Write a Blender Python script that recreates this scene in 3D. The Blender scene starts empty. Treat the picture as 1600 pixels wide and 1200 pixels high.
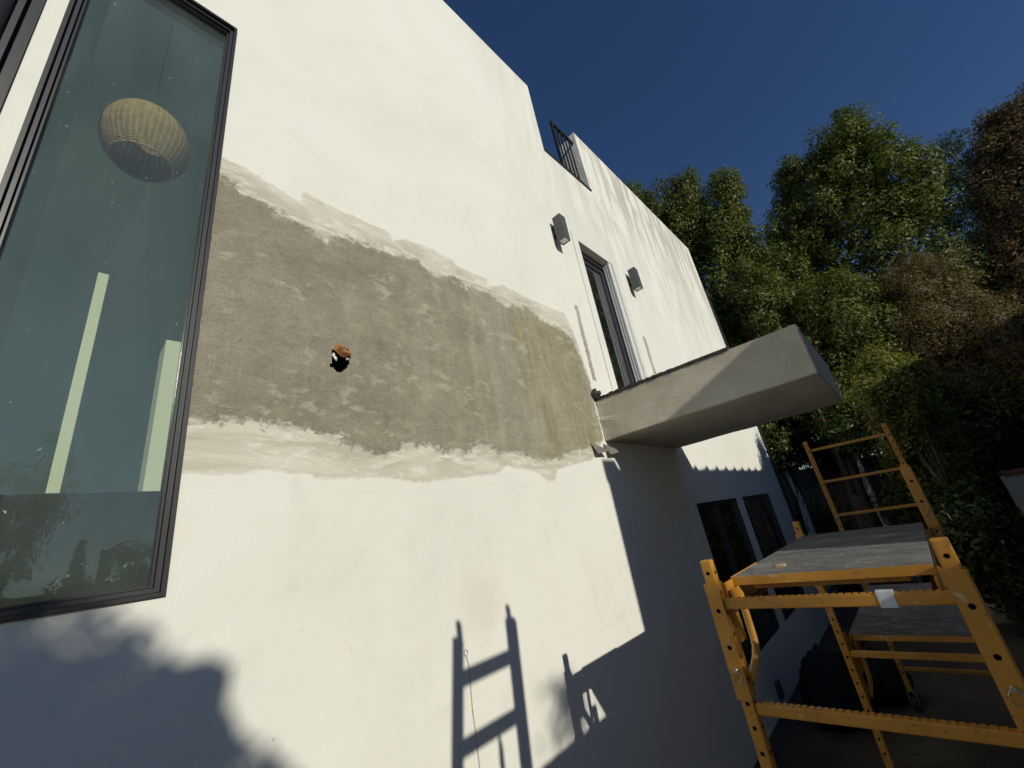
import bpy, bmesh, math, random
import numpy as np
from mathutils import Vector, Matrix
random.seed(7); rng = np.random.default_rng(11)
scene = bpy.context.scene
C = scene.collection

# ------------------------------------------------------------------ camera
cam_d = bpy.data.cameras.new('camera'); cam = bpy.data.objects.new('camera', cam_d); C.objects.link(cam)
cam_d.sensor_fit = 'HORIZONTAL'; cam_d.sensor_width = 36.0
cam_d.lens = 639.78 / 1600 * 36.0
cam_d.clip_start = 0.02; cam_d.clip_end = 500
R = [[0.68822879, -0.70782214, -0.15915074], [0.15348543, 0.35645856, -0.92161788], [0.70907218, 0.60985664, 0.35396543]]
right, down, fwd = Vector(R[0]), Vector(R[1]), Vector(R[2])
M = Matrix((right, -down, -fwd)).transposed().to_4x4()
M.translation = Vector((0, -1.85, 0)); cam.matrix_world = M
scene.camera = cam

# ------------------------------------------------------------------ light
L = Vector((0.25, 1.0, -0.43)).normalized()
EL = math.asin(-L.z)
world = bpy.data.worlds.new('World'); scene.world = world; world.use_nodes = True
wn = world.node_tree.nodes; wl = world.node_tree.links
sky = wn.new('ShaderNodeTexSky'); sky.sky_type = 'NISHITA'; sky.sun_disc = False
sky.sun_elevation = EL; sky.sun_rotation = math.radians(194)
sky.altitude = 300; sky.air_density = 1.0; sky.dust_density = 0.05; sky.ozone_density = 3.6
bg = wn['Background']; bg.inputs['Strength'].default_value = 0.066
hs = wn.new('ShaderNodeHueSaturation'); hs.inputs['Saturation'].default_value = 1.12; hs.inputs['Hue'].default_value = 0.509
wl.new(sky.outputs[0], hs.inputs['Color']); wl.new(hs.outputs[0], bg.inputs['Color'])
sd = bpy.data.lights.new('sun', 'SUN'); sd.energy = 3.4; sd.angle = math.radians(0.53); sd.color = (1.0, 0.95, 0.81)
so = bpy.data.objects.new('sun', sd); C.objects.link(so); so.location = (-8, -30, 14)
so.rotation_euler = L.to_track_quat('-Z', 'Y').to_euler()
scene.view_settings.view_transform = 'Standard'; scene.view_settings.look = 'None'
scene.view_settings.exposure = 0.0; scene.view_settings.gamma = 1.0; scene.view_settings.use_curve_mapping = False

# ------------------------------------------------------------------ materials
def mat(name):
    m = bpy.data.materials.new(name); m.use_nodes = True
    return m, m.node_tree.nodes, m.node_tree.links, m.node_tree.nodes['Principled BSDF']
def noise(n, l, vec, scale, detail=4, rough=0.55, dist=0.0):
    t = n.new('ShaderNodeTexNoise'); t.inputs['Scale'].default_value = scale; t.inputs['Detail'].default_value = detail
    t.inputs['Roughness'].default_value = rough; t.inputs['Distortion'].default_value = dist
    l.new(vec, t.inputs['Vector']); return t.outputs['Fac']
def mapping(n, l, scale=(1, 1, 1), rot=(0, 0, 0), src='Object'):
    tc = n.new('ShaderNodeTexCoord'); mp = n.new('ShaderNodeMapping')
    mp.inputs['Scale'].default_value = scale; mp.inputs['Rotation'].default_value = rot
    l.new(tc.outputs[src], mp.inputs['Vector']); return mp.outputs['Vector']
def ramp(n, l, fac, stops):
    r = n.new('ShaderNodeValToRGB'); e = r.color_ramp.elements
    while len(e) < len(stops): e.new(0.5)
    for k, (p, c) in zip(e, stops):
        k.position = p; k.color = (*c, 1) if not isinstance(c, (int, float)) else (c, c, c, 1)
    l.new(fac, r.inputs['Fac']); return r.outputs['Color']
def mix(n, l, fac, a, b, mode='MIX'):
    m = n.new('ShaderNodeMix'); m.data_type = 'RGBA'; m.blend_type = mode
    for i, v in ((0, fac), (6, a), (7, b)):
        if hasattr(v, 'is_linked'): l.new(v, m.inputs[i])
        else: m.inputs[i].default_value = v if i == 0 else (*v, 1)
    return m.outputs[2]
def math_(n, l, op, a, b=None, clamp=False):
    m = n.new('ShaderNodeMath'); m.operation = op; m.use_clamp = clamp
    for i, v in ((0, a), (1, b)):
        if v is None: continue
        if hasattr(v, 'is_linked'): l.new(v, m.inputs[i])
        else: m.inputs[i].default_value = v
    return m.outputs[0]
def bump(n, l, p, h, strength=0.3, dist=0.01, prev=None):
    b = n.new('ShaderNodeBump'); b.inputs['Strength'].default_value = strength; b.inputs['Distance'].default_value = dist
    l.new(h, b.inputs['Height'])
    if prev is not None: l.new(prev, b.inputs['Normal'])
    if p is not None: l.new(b.outputs[0], p.inputs['Normal'])
    return b.outputs[0]
def simple(name, col, rough=0.6, metal=0.0, spec=0.5, var=0.0, scale=8, bmp=0.0):
    m, n, l, p = mat(name)
    p.inputs['Roughness'].default_value = rough; p.inputs['Metallic'].default_value = metal
    p.inputs['Specular IOR Level'].default_value = spec
    v = mapping(n, l)
    f = noise(n, l, v, scale, 5)
    c = ramp(n, l, f, [(0.3, tuple(x * (1 - var) for x in col)), (0.7, tuple(min(1, x * (1 + var)) for x in col))])
    l.new(c, p.inputs['Base Color'])
    if bmp: bump(n, l, p, noise(n, l, v, scale * 12, 3), bmp, 0.004)
    return m

WHITE = (0.755, 0.75, 0.69)
def white_wall_nodes(n, l):
    """colour of the painted stucco, shared by the facade and the rim of the cement patch"""
    v = mapping(n, l)
    big = noise(n, l, v, 0.55, 4, 0.6, 0.6)
    c = ramp(n, l, big, [(0.26, (0.71, 0.70, 0.63)), (0.50, WHITE), (0.76, (0.785, 0.78, 0.73))])
    blot = noise(n, l, v, 2.3, 6, 0.62, 1.4)
    c = mix(n, l, math_(n, l, 'MULTIPLY', ramp(n, l, blot, [(0.58, 0.0), (0.74, 1.0)]), 0.20), c, (0.52, 0.50, 0.44))
    # vertical streaks of rain wear, only towards the parapet at the far end
    vs = mapping(n, l, (2.6, 1, 0.42), (0, math.radians(6), 0))
    st = noise(n, l, vs, 1.2, 6, 0.60, 1.6)
    sep = n.new('ShaderNodeSeparateXYZ'); tc = n.new('ShaderNodeTexCoord'); l.new(tc.outputs['Object'], sep.inputs[0])
    mz = n.new('ShaderNodeMapRange'); mz.inputs[1].default_value = 2.2; mz.inputs[2].default_value = 5.2; l.new(sep.outputs['Z'], mz.inputs[0])
    mx = n.new('ShaderNodeMapRange'); mx.inputs[1].default_value = 2.4; mx.inputs[2].default_value = 5.4; l.new(sep.outputs['X'], mx.inputs[0])
    mk = math_(n, l, 'MULTIPLY', mz.outputs[0], mx.outputs[0])
    dk = math_(n, l, 'MULTIPLY', math_(n, l, 'MULTIPLY', ramp(n, l, st, [(0.45, 0.0), (0.58, 1.0)]), mk), 1.0)
    c = mix(n, l, dk, c, (0.50, 0.49, 0.44))
    lt = math_(n, l, 'MULTIPLY', math_(n, l, 'MULTIPLY', ramp(n, l, st, [(0.33, 1.0), (0.43, 0.0)]), mk), 0.95)
    c = mix(n, l, lt, c, (0.86, 0.85, 0.80))
    # scuffs: thin scratchy marks where people leaned ladders
    sc = noise(n, l, mapping(n, l, (2.2, 1, 0.9), (0, math.radians(33), 0)), 5.5, 8, 0.72, 2.2)
    area = noise(n, l, v, 1.1, 2, 0.5)
    scm = math_(n, l, 'MULTIPLY', ramp(n, l, sc, [(0.635, 0.0), (0.70, 1.0)]), ramp(n, l, area, [(0.45, 0.0), (0.6, 1.0)]))
    c = mix(n, l, math_(n, l, 'MULTIPLY', scm, 0.45), c, (0.48, 0.40, 0.30))
    # pinholes and specks
    vo = n.new('ShaderNodeTexVoronoi'); vo.inputs['Scale'].default_value = 11; l.new(v, vo.inputs['Vector'])
    sp = ramp(n, l, vo.outputs['Distance'], [(0.028, 1.0), (0.06, 0.0)])
    pick = ramp(n, l, noise(n, l, v, 6.0, 2), [(0.56, 0.0), (0.62, 1.0)])
    c = mix(n, l, math_(n, l, 'MULTIPLY', math_(n, l, 'MULTIPLY', sp, pick), 0.55), c, (0.22, 0.20, 0.16))
    # hairline cracks and thin dirt runs
    vc = n.new('ShaderNodeTexVoronoi'); vc.feature = 'DISTANCE_TO_EDGE'; vc.inputs['Scale'].default_value = 0.85
    wv = n.new('ShaderNodeVectorMath'); wv.operation = 'MULTIPLY_ADD'; nz = n.new('ShaderNodeTexNoise'); nz.inputs['Scale'].default_value = 3.0; nz.inputs['Detail'].default_value = 6; l.new(v, nz.inputs['Vector'])
    l.new(nz.outputs['Color'], wv.inputs[0]); wv.inputs[1].default_value = (0.5, 0.5, 0.5); l.new(v, wv.inputs[2]); l.new(wv.outputs[0], vc.inputs['Vector'])
    crk = math_(n, l, 'MULTIPLY', ramp(n, l, vc.outputs['Distance'], [(0.0012, 1.0), (0.004, 0.0)]), ramp(n, l, noise(n, l, v, 0.9, 2), [(0.53, 0.0), (0.60, 1.0)]))
    c = mix(n, l, math_(n, l, 'MULTIPLY', crk, 0.06), c, (0.42, 0.40, 0.35))
    mo = ramp(n, l, noise(n, l, mapping(n, l, (1, 1, 0.7)), 1.15, 5, 0.6, 1.0), [(0.50, 0.0), (0.72, 1.0)])
    c = mix(n, l, math_(n, l, 'MULTIPLY', mo, 0.16), c, (0.56, 0.56, 0.53))
    fg = ramp(n, l, noise(n, l, v, 150, 3, 0.6), [(0.30, 1.0), (0.42, 0.0)])
    c = mix(n, l, math_(n, l, 'MULTIPLY', fg, 0.10), c, (0.45, 0.44, 0.40))
    # a rubbed beige smear low on the wall
    vm = n.new('ShaderNodeVectorMath'); vm.operation = 'DISTANCE'; l.new(tc.outputs['Object'], vm.inputs[0]); vm.inputs[1].default_value = (1.62, 0, -0.28)
    sm = math_(n, l, 'MULTIPLY', ramp(n, l, math_(n, l, 'ADD', vm.outputs['Value'], math_(n, l, 'MULTIPLY', noise(n, l, v, 9, 5, 0.7, 1.0), 0.34)), [(0.24, 1.0), (0.36, 0.0)]), 0.30)
    c = mix(n, l, sm, c, (0.60, 0.50, 0.38))
    h1 = noise(n, l, v, 2.2, 3, 0.5); h2 = noise(n, l, v, 110, 4, 0.65)
    return v, c, h1, h2
def make_white(name='white_stucco'):
    m, n, l, p = mat(name)
    v, c, h1, h2 = white_wall_nodes(n, l)
    l.new(c, p.inputs['Base Color']); p.inputs['Roughness'].default_value = 0.82; p.inputs['Specular IOR Level'].default_value = 0.25
    b = bump(n, l, None, h1, 0.22, 0.05); bump(n, l, p, h2, 0.22, 0.005, b)
    return m
M_WALL = make_white()

def make_patch():
    m, n, l, p = mat('cement_patch')
    v, white, h1, h2 = white_wall_nodes(n, l)
    ag = n.new('ShaderNodeAttribute'); ag.attribute_name = 'gray_depth'
    ak = n.new('ShaderNodeAttribute'); ak.attribute_name = 'skim_depth'
    v2 = mapping(n, l, (1, 1, 1.8))
    e1 = noise(n, l, v2, 7, 7, 0.65, 0.8); e2 = noise(n, l, v, 26, 5, 0.7, 0.5)
    def edge(att, a1, a2, lo, hi):
        s = math_(n, l, 'ADD', att, math_(n, l, 'MULTIPLY', math_(n, l, 'SUBTRACT', e1, 0.5), a1))
        s = math_(n, l, 'ADD', s, math_(n, l, 'MULTIPLY', math_(n, l, 'SUBTRACT', e2, 0.5), a2))
        r = n.new('ShaderNodeMapRange'); r.inputs[1].default_value = lo; r.inputs[2].default_value = hi; l.new(s, r.inputs[0]); return r.outputs[0]
    gm = edge(ag.outputs['Fac'], 0.15, 0.16, -0.010, 0.022)
    km = edge(ak.outputs['Fac'], 0.05, 0.035, -0.003, 0.014)
    # skim coat: beige, with brighter lime smears close to the grey
    sk = ramp(n, l, noise(n, l, mapping(n, l, (0.55, 1, 2.6)), 4.5, 7, 0.62, 0.9), [(0.32, (0.53, 0.505, 0.415)), (0.5, (0.60, 0.575, 0.48)), (0.66, (0.655, 0.635, 0.555))])
    lime = ramp(n, l, noise(n, l, mapping(n, l, (0.8, 1, 2.2), (0, 0.25, 0)), 8, 8, 0.7, 1.5), [(0.54, 0.0), (0.60, 1.0)])
    sk = mix(n, l, math_(n, l, 'MULTIPLY', lime, 0.55), sk, (0.76, 0.75, 0.68))
    gray_sm = ramp(n, l, noise(n, l, mapping(n, l, (0.6, 1, 2.5)), 5.2, 7, 0.65, 1.2), [(0.44, 0.0), (0.54, 1.0)])
    near = n.new('ShaderNodeMapRange'); near.inputs[1].default_value = -0.15; near.inputs[2].default_value = -0.05; l.new(ag.outputs['Fac'], near.inputs[0])
    sk = mix(n, l, math_(n, l, 'MULTIPLY', math_(n, l, 'MULTIPLY', gray_sm, near.outputs[0]), 0.85), sk, (0.45, 0.42, 0.345))
    # cement base coat
    sepx = n.new('ShaderNodeSeparateXYZ'); tc = n.new('ShaderNodeTexCoord'); l.new(tc.outputs['Object'], sepx.inputs[0])
    g = ramp(n, l, noise(n, l, v, 2.2, 6, 0.6, 0.7), [(0.30, (0.215, 0.192, 0.138)), (0.50, (0.285, 0.258, 0.190)), (0.74, (0.37, 0.34, 0.26))])
    # olive, damp looking newer mix toward the door
    xs = math_(n, l, 'ADD', sepx.outputs['X'], math_(n, l, 'MULTIPLY', noise(n, l, v, 3.5, 4), 0.35))
    ol = n.new('ShaderNodeMapRange'); ol.inputs[1].default_value = 2.44; ol.inputs[2].default_value = 2.58; l.new(xs, ol.inputs[0])
    olc = ramp(n, l, noise(n, l, mapping(n, l, (2.2, 1, 0.5)), 4, 6, 0.62, 0.8), [(0.33, (0.235, 0.20, 0.10)), (0.6, (0.345, 0.305, 0.17))])
    g = mix(n, l, math_(n, l, 'MULTIPLY', ol.outputs[0], 0.9), g, olc)
    # vertical damp bands
    vb = ramp(n, l, noise(n, l, mapping(n, l, (2.6, 1, 0.22)), 1.6, 4, 0.5), [(0.40, 0.0), (0.62, 1.0)])
    g = mix(n, l, math_(n, l, 'MULTIPLY', vb, 0.40), g, (0.29, 0.27, 0.215))
    # pale trowel smears, small horizontal combs
    tr = noise(n, l, mapping(n, l, (2.4, 1, 5.0), (0, 0.12, 0)), 3.2, 5, 0.62, 0.3)
    cl = noise(n, l, v, 3.8, 4, 0.6, 0.5)
    trm = math_(n, l, 'MULTIPLY', ramp(n, l, tr, [(0.52, 0.0), (0.60, 1.0)]), ramp(n, l, cl, [(0.47, 0.0), (0.60, 1.0)]))
    g = mix(n, l, math_(n, l, 'MULTIPLY', trm, 0.80), g, (0.49, 0.46, 0.37))
    grit = noise(n, l, mapping(n, l, (1, 1, 1.15), (0, 0.15, 0)), 85, 5, 0.70)
    g = mix(n, l, math_(n, l, 'MULTIPLY', ramp(n, l, grit, [(0.36, 1.0), (0.47, 0.0)]), 0.55), g, (0.15, 0.135, 0.10))
    # combed trowel scratches, some upright, some level
    c1 = ramp(n, l, noise(n, l, mapping(n, l, (70, 1, 3.0), (0, 0.10, 0)), 1.0, 3, 0.6, 0.2), [(0.42, 0.0), (0.60, 1.0)])
    c2 = ramp(n, l, noise(n, l, mapping(n, l, (3.0, 1, 75), (0, 0.07, 0)), 1.0, 3, 0.6, 0.2), [(0.42, 0.0), (0.60, 1.0)])
    w1_ = ramp(n, l, noise(n, l, v, 3.0, 3, 0.6, 0.4), [(0.50, 0.0), (0.62, 1.0)]); w2_ = ramp(n, l, noise(n, l, mapping(n, l, (1.2, 1, 2.0), (0.3, 0, 0)), 2.6, 3, 0.6, 0.4), [(0.46, 0.0), (0.58, 1.0)])
    comb = math_(n, l, 'ADD', math_(n, l, 'MULTIPLY', c1, w1_), math_(n, l, 'MULTIPLY', math_(n, l, 'MULTIPLY', c2, w2_), 0.45), True)
    mid = n.new('ShaderNodeMapRange'); mid.inputs[1].default_value = 1.05; mid.inputs[2].default_value = 1.75; l.new(xs, mid.inputs[0])
    pv = ramp(n, l, noise(n, l, mapping(n, l, (3.4, 1, 0.30), (0, 0.05, 0)), 1.8, 6, 0.66, 0.7), [(0.48, 0.0), (0.62, 1.0)])
    g = mix(n, l, math_(n, l, 'MULTIPLY', math_(n, l, 'MULTIPLY', pv, mid.outputs[0]), 0.42), g, (0.435, 0.405, 0.32))
    mt = ramp(n, l, noise(n, l, v, 9, 7, 0.72, 0.5), [(0.36, 0.0), (0.64, 1.0)])
    g = mix(n, l, 0.22, g, mix(n, l, mt, (0.14, 0.125, 0.09), (0.43, 0.40, 0.32)))
    g = mix(n, l, math_(n, l, 'MULTIPLY', comb, 0.17), g, (0.45, 0.42, 0.335))
    c = mix(n, l, gm, sk, g)
    c = mix(n, l, km, white, c)
    l.new(c, p.inputs['Base Color']); p.inputs['Roughness'].default_value = 0.92; p.inputs['Specular IOR Level'].default_value = 0.15
    b = bump(n, l, None, h1, 0.35, 0.05)
    hg = math_(n, l, 'MULTIPLY', math_(n, l, 'ADD', grit, math_(n, l, 'MULTIPLY', comb, 0.14)), gm)
    b = bump(n, l, None, hg, 0.65, 0.013, b)
    hs = math_(n, l, 'MULTIPLY', tr, km)
    b = bump(n, l, None, hs, 0.16, 0.02, b)
    bump(n, l, p, math_(n, l, 'MULTIPLY', e2, km), 0.16, 0.012, b)
    return m
M_PATCH = make_patch()

def make_cement(name, base, dark, light):
    m, n, l, p = mat(name); v = mapping(n, l)
    c = ramp(n, l, noise(n, l, v, 1.6, 6, 0.62, 0.8), [(0.3, dark), (0.52, base), (0.74, light)])
    sm = ramp(n, l, noise(n, l, mapping(n, l, (1.4, 1.4, 3.4)), 3.0, 8, 0.7, 1.4), [(0.58, 0.0), (0.66, 1.0)])
    c = mix(n, l, math_(n, l, 'MULTIPLY', sm, 0.35), c, dark)
    dr = ramp(n, l, noise(n, l, mapping(n, l, (5, 5, 0.7)), 1.3, 6, 0.65, 0.6), [(0.52, 0.0), (0.70, 1.0)])
    c = mix(n, l, math_(n, l, 'MULTIPLY', dr, 0.28), c, tuple(x * 0.72 for x in dark))
    pt = ramp(n, l, noise(n, l, mapping(n, l, (1, 1, 0.45), (0.5, 0, 0)), 17, 7, 0.75, 1.0), [(0.66, 0.0), (0.71, 1.0)])
    c = mix(n, l, math_(n, l, 'MULTIPLY', pt, 0.5), c, tuple(x * 0.6 for x in dark))
    fn = noise(n, l, v, 60, 5, 0.7)
    c = mix(n, l, math_(n, l, 'MULTIPLY', ramp(n, l, fn, [(0.33, 1.0), (0.44, 0.0)]), 0.25), c, tuple(x * 0.6 for x in dark))
    l.new(c, p.inputs['Base Color']); p.inputs['Roughness'].default_value = 0.9; p.inputs['Specular IOR Level'].default_value = 0.2
    b = bump(n, l, None, noise(n, l, v, 4, 4), 0.3, 0.03); bump(n, l, p, fn, 0.25, 0.008, b)
    return m
M_SLAB = make_cement('slab_cement', (0.55, 0.515, 0.425), (0.44, 0.405, 0.32), (0.62, 0.585, 0.495))
M_STRIP = make_cement('raw_strip', (0.40, 0.38, 0.33), (0.26, 0.24, 0.20), (0.52, 0.50, 0.44))
M_MEMB = simple('roofing_felt', (0.045, 0.042, 0.038), 0.8, var=0.4, scale=20, bmp=0.5)
M_BLACK = simple('black_aluminium', (0.020, 0.020, 0.023), 0.38, 0.0, 0.5, var=0.2, scale=5)
M_GREYAL = simple('grey_aluminium', (0.22, 0.22, 0.23), 0.4, 0.0, 0.5, var=0.1)
M_TRIM = simple('white_trim', (0.66, 0.66, 0.65), 0.6, var=0.05)
M_LAMP = simple('sconce_grey', (0.075, 0.078, 0.082), 0.5, 0.0, 0.5, var=0.15)
M_LENS = simple('lamp_lens', (0.75, 0.75, 0.72), 0.3)
M_IRON = simple('black_iron', (0.015, 0.015, 0.017), 0.5)
M_ROOM = simple('room_paint', (0.80, 0.86, 0.88), 0.8, var=0.03, scale=2)
M_SUNSTRIP = simple('sun_strip_paint', (0.88, 0.83, 0.73), 0.7, var=0.02)
M_NEARBLACK = simple('near_black', (0.008, 0.009, 0.010), 0.7, var=0.2)
M_FLOOR = simple('room_floor', (0.55, 0.50, 0.42), 0.5, var=0.15)
M_VOID = simple('hole_shade_black', (0.006, 0.0055, 0.005), 0.95, spec=0.0)  # near-black stands in for the shade inside holes
M_PAPER = simple('kraft_paper', (0.68, 0.36, 0.14), 0.8, var=0.35, scale=22)
M_FOIL = simple('white_lime', (0.75, 0.74, 0.70), 0.8, var=0.2, scale=30)
M_TAPE = simple('tape_white', (0.62, 0.63, 0.64), 0.6, var=0.12, scale=30)
M_STEEL = simple('zinc_steel', (0.42, 0.40, 0.37), 0.35, 0.9, var=0.2, scale=30)
M_ALU = simple('ladder_alu', (0.5, 0.5, 0.5), 0.4, 0.8, var=0.1)
M_ROPE = simple('string', (0.45, 0.42, 0.36), 0.9)

def make_yellow():
    m, n, l, p = mat('scaffold_yellow'); v = mapping(n, l)
    c = ramp(n, l, noise(n, l, v, 6, 5, 0.6), [(0.3, (0.44, 0.20, 0.022)), (0.7, (0.56, 0.265, 0.034))])
    chip = ramp(n, l, noise(n, l, v, 24, 8, 0.78, 0.8), [(0.585, 0.0), (0.625, 1.0)])
    c = mix(n, l, math_(n, l, 'MULTIPLY', chip, 0.7), c, (0.12, 0.075, 0.045))
    rs = ramp(n, l, noise(n, l, v, 5, 7, 0.7, 0.8), [(0.56, 0.0), (0.70, 1.0)])
    c = mix(n, l, math_(n, l, 'MULTIPLY', rs, 0.55), c, (0.26, 0.115, 0.03))
    pl = ramp(n, l, noise(n, l, v, 14, 8, 0.75, 1.2), [(0.60, 0.0), (0.65, 1.0)])
    c = mix(n, l, math_(n, l, 'MULTIPLY', pl, 0.6), c, (0.55, 0.50, 0.40))
    l.new(c, p.inputs['Base Color']); p.inputs['Roughness'].default_value = 0.45
    bump(n, l, p, noise(n, l, v, 50, 4), 0.1, 0.004)
    return m
M_YEL = make_yellow()
def make_deck():
    m, n, l, p = mat('deck_plywood'); v = mapping(n, l)
    vg = mapping(n, l, (3.2, 1.5, 1))
    c = ramp(n, l, noise(n, l, vg, 2.2, 8, 0.68, 0.8), [(0.30, (0.060, 0.060, 0.060)), (0.52, (0.135, 0.133, 0.128)), (0.72, (0.27, 0.265, 0.255))])
    gr = noise(n, l, mapping(n, l, (26, 1.6, 1)), 2.0, 5, 0.6, 0.2)
    c = mix(n, l, math_(n, l, 'MULTIPLY', ramp(n, l, gr, [(0.38, 1.0), (0.52, 0.0)]), 0.35), c, (0.035, 0.034, 0.033))
    big = noise(n, l, v, 2.2, 4, 0.6, 0.5)
    pl = ramp(n, l, noise(n, l, mapping(n, l, (2.4, 1, 1)), 5.5, 9, 0.76, 1.2), [(0.50, 0.0), (0.60, 1.0)])
    c = mix(n, l, math_(n, l, 'MULTIPLY', math_(n, l, 'MULTIPLY', pl, ramp(n, l, big, [(0.38, 0.1), (0.62, 1.0)])), 0.62), c, (0.40, 0.39, 0.36))
    sp = ramp(n, l, noise(n, l, v, 34, 5, 0.7), [(0.63, 0.0), (0.67, 1.0)])
    c = mix(n, l, math_(n, l, 'MULTIPLY', sp, 0.8), c, (0.55, 0.53, 0.50))
    dk = ramp(n, l, noise(n, l, v, 7, 6, 0.7, 0.6), [(0.62, 0.0), (0.68, 1.0)])
    c = mix(n, l, math_(n, l, 'MULTIPLY', dk, 0.6), c, (0.03, 0.028, 0.026))
    l.new(c, p.inputs['Base Color']); p.inputs['Roughness'].default_value = 0.85
    bump(n, l, p, pl, 0.25, 0.004)
    return m
M_DECK = make_deck()
def make_glass(name, tint, rough=0.0, haze_dirt=0.0, coat=1.0):
    m, n, l, p = mat(name); n.remove(p); out = n['Material Output']
    tr = n.new('ShaderNodeBsdfTransparent'); tr.inputs[0].default_value = (*tint, 1)
    gl = n.new('ShaderNodeBsdfGlossy'); gl.inputs['Roughness'].default_value = rough; gl.inputs[0].default_value = (1, 1, 1, 1)
    fr = n.new('ShaderNodeFresnel'); gg = n.new('ShaderNodeNewGeometry')
    ior = n.new('ShaderNodeMapRange'); ior.inputs[3].default_value = 1.52; ior.inputs[4].default_value = 1 / 1.52   # thin pane: no total reflection on leaving the glass
    l.new(gg.outputs['Backfacing'], ior.inputs[0]); l.new(ior.outputs[0], fr.inputs[0])
    f2 = math_(n, l, 'MULTIPLY', fr.outputs[0], coat, True)
    mx = n.new('ShaderNodeMixShader'); l.new(f2, mx.inputs[0]); l.new(tr.outputs[0], mx.inputs[1]); l.new(gl.outputs[0], mx.inputs[2])
    last = mx.outputs[0]
    if haze_dirt:
        v = mapping(n, l); df = n.new('ShaderNodeBsdfDiffuse'); df.inputs[0].default_value = (0.48, 0.58, 0.60, 1)
        hz = ramp(n, l, noise(n, l, mapping(n, l, (1.0, 1, 0.4)), 1.6, 5, 0.6, 0.8), [(0.3, 0.02), (0.7, haze_dirt)])  # pale haze lifts the pane, standing in for room brightness
        sp = ramp(n, l, noise(n, l, mapping(n, l, (1, 1, 0.6), (0, 0.5, 0)), 55, 4, 0.7), [(0.70, 0.0), (0.735, 0.6)])
        scr = ramp(n, l, noise(n, l, mapping(n, l, (9, 1, 0.5), (0, 0.9, 0)), 9, 6, 0.75, 0.3), [(0.69, 0.0), (0.74, 0.22)])
        fa = math_(n, l, 'ADD', math_(n, l, 'ADD', hz, sp, True), scr, True)
        m2 = n.new('ShaderNodeMixShader'); l.new(fa, m2.inputs[0]); l.new(last, m2.inputs[1]); l.new(df.outputs[0], m2.inputs[2]); last = m2.outputs[0]
    l.new(last, out.inputs['Surface'])
    return m
M_GLASS = make_glass('tinted_glass', (0.85, 0.90, 0.85), 0, 0.065)
M_GLASS2 = make_glass('dark_glass', (0.45, 0.48, 0.50), 0, 0.006, 2.6)
def make_wicker():
    m, n, l, p = mat('wicker'); v = mapping(n, l)
    c = ramp(n, l, noise(n, l, v, 30, 4), [(0.3, (0.40, 0.25, 0.12)), (0.7, (0.62, 0.42, 0.23))])
    l.new(c, p.inputs['Base Color']); p.inputs['Roughness'].default_value = 0.7
    return m
M_WICK = make_wicker()
def make_leaf(name, cols, gloss=0.42, trans=0.28):
    m, n, l, p = mat(name); n.remove(p); out = n['Material Output']
    v = mapping(n, l)
    geo = n.new('ShaderNodeNewGeometry')
    c = ramp(n, l, geo.outputs['Random Per Island'], [(0.0, cols[0]), (0.5, cols[1]), (1.0, cols[2])])
    cl = ramp(n, l, noise(n, l, v, 0.6, 3), [(0.35, (0.65, 0.65, 0.65)), (0.65, (1.2, 1.2, 1.2))])
    c = mix(n, l, 1.0, c, cl, 'MULTIPLY')
    p = n.new('ShaderNodeBsdfPrincipled'); l.new(c, p.inputs['Base Color']); p.inputs['Roughness'].default_value = gloss
    p.inputs['Specular IOR Level'].default_value = 0.28
    t = n.new('ShaderNodeBsdfTranslucent'); l.new(mix(n, l, 1.0, c, (1.5, 1.6, 0.7), 'MULTIPLY'), t.inputs[0])
    mx = n.new('ShaderNodeMixShader'); mx.inputs[0].default_value = trans
    l.new(p.outputs[0], mx.inputs[1]); l.new(t.outputs[0], mx.inputs[2]); l.new(mx.outputs[0], out.inputs['Surface'])
    return m
M_FICUS = make_leaf('ficus_leaf', [(0.042, 0.066, 0.013), (0.100, 0.128, 0.025), (0.18, 0.19, 0.045)], 0.5)
M_BRIGHT = make_leaf('shrub_leaf', [(0.075, 0.10, 0.018), (0.15, 0.165, 0.03), (0.21, 0.20, 0.045)], 0.5)
M_BROWN = make_leaf('brown_leaf', [(0.135, 0.092, 0.045), (0.20, 0.135, 0.068), (0.12, 0.125, 0.045)], 0.6, 0.2)
M_OLIVE = make_leaf('olive_leaf', [(0.11, 0.080, 0.034), (0.18, 0.122, 0.056), (0.11, 0.125, 0.040)], 0.6, 0.2)
M_BLUE = make_leaf('blue_leaf', [(0.035, 0.060, 0.035), (0.055, 0.085, 0.050), (0.08, 0.11, 0.07)], 0.45)
M_DARK = make_leaf('hedge_leaf', [(0.024, 0.044, 0.011), (0.056, 0.085, 0.020), (0.11, 0.13, 0.036)], 0.4, 0.2)
M_BARK = simple('bark', (0.11, 0.085, 0.06), 0.9, var=0.4, scale=12, bmp=0.8)
def make_whitebark():
    m, n, l, p = mat('white_bark'); v = mapping(n, l, (1, 1, 0.5))
    c = ramp(n, l, noise(n, l, v, 7, 5, 0.6, 1.0), [(0.42, (0.10, 0.09, 0.08)), (0.54, (0.62, 0.60, 0.55))])
    l.new(c, p.inputs['Base Color']); p.inputs['Roughness'].default_value = 0.8
    return m
M_WBARK = make_whitebark()
M_TILE = simple('clay_tile', (0.20, 0.085, 0.045), 0.8, var=0.35, scale=6, bmp=0.4)
M_GARDEN = make_cement('garden_stucco', (0.55, 0.53, 0.48), (0.42, 0.40, 0.35), (0.62, 0.60, 0.55))
M_GREYWALL = make_cement('grey_render', (0.17, 0.165, 0.16), (0.10, 0.10, 0.095), (0.24, 0.235, 0.225))
M_STONE = make_cement('pale_stone', (0.46, 0.42, 0.34), (0.30, 0.27, 0.21), (0.60, 0.56, 0.47))
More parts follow.
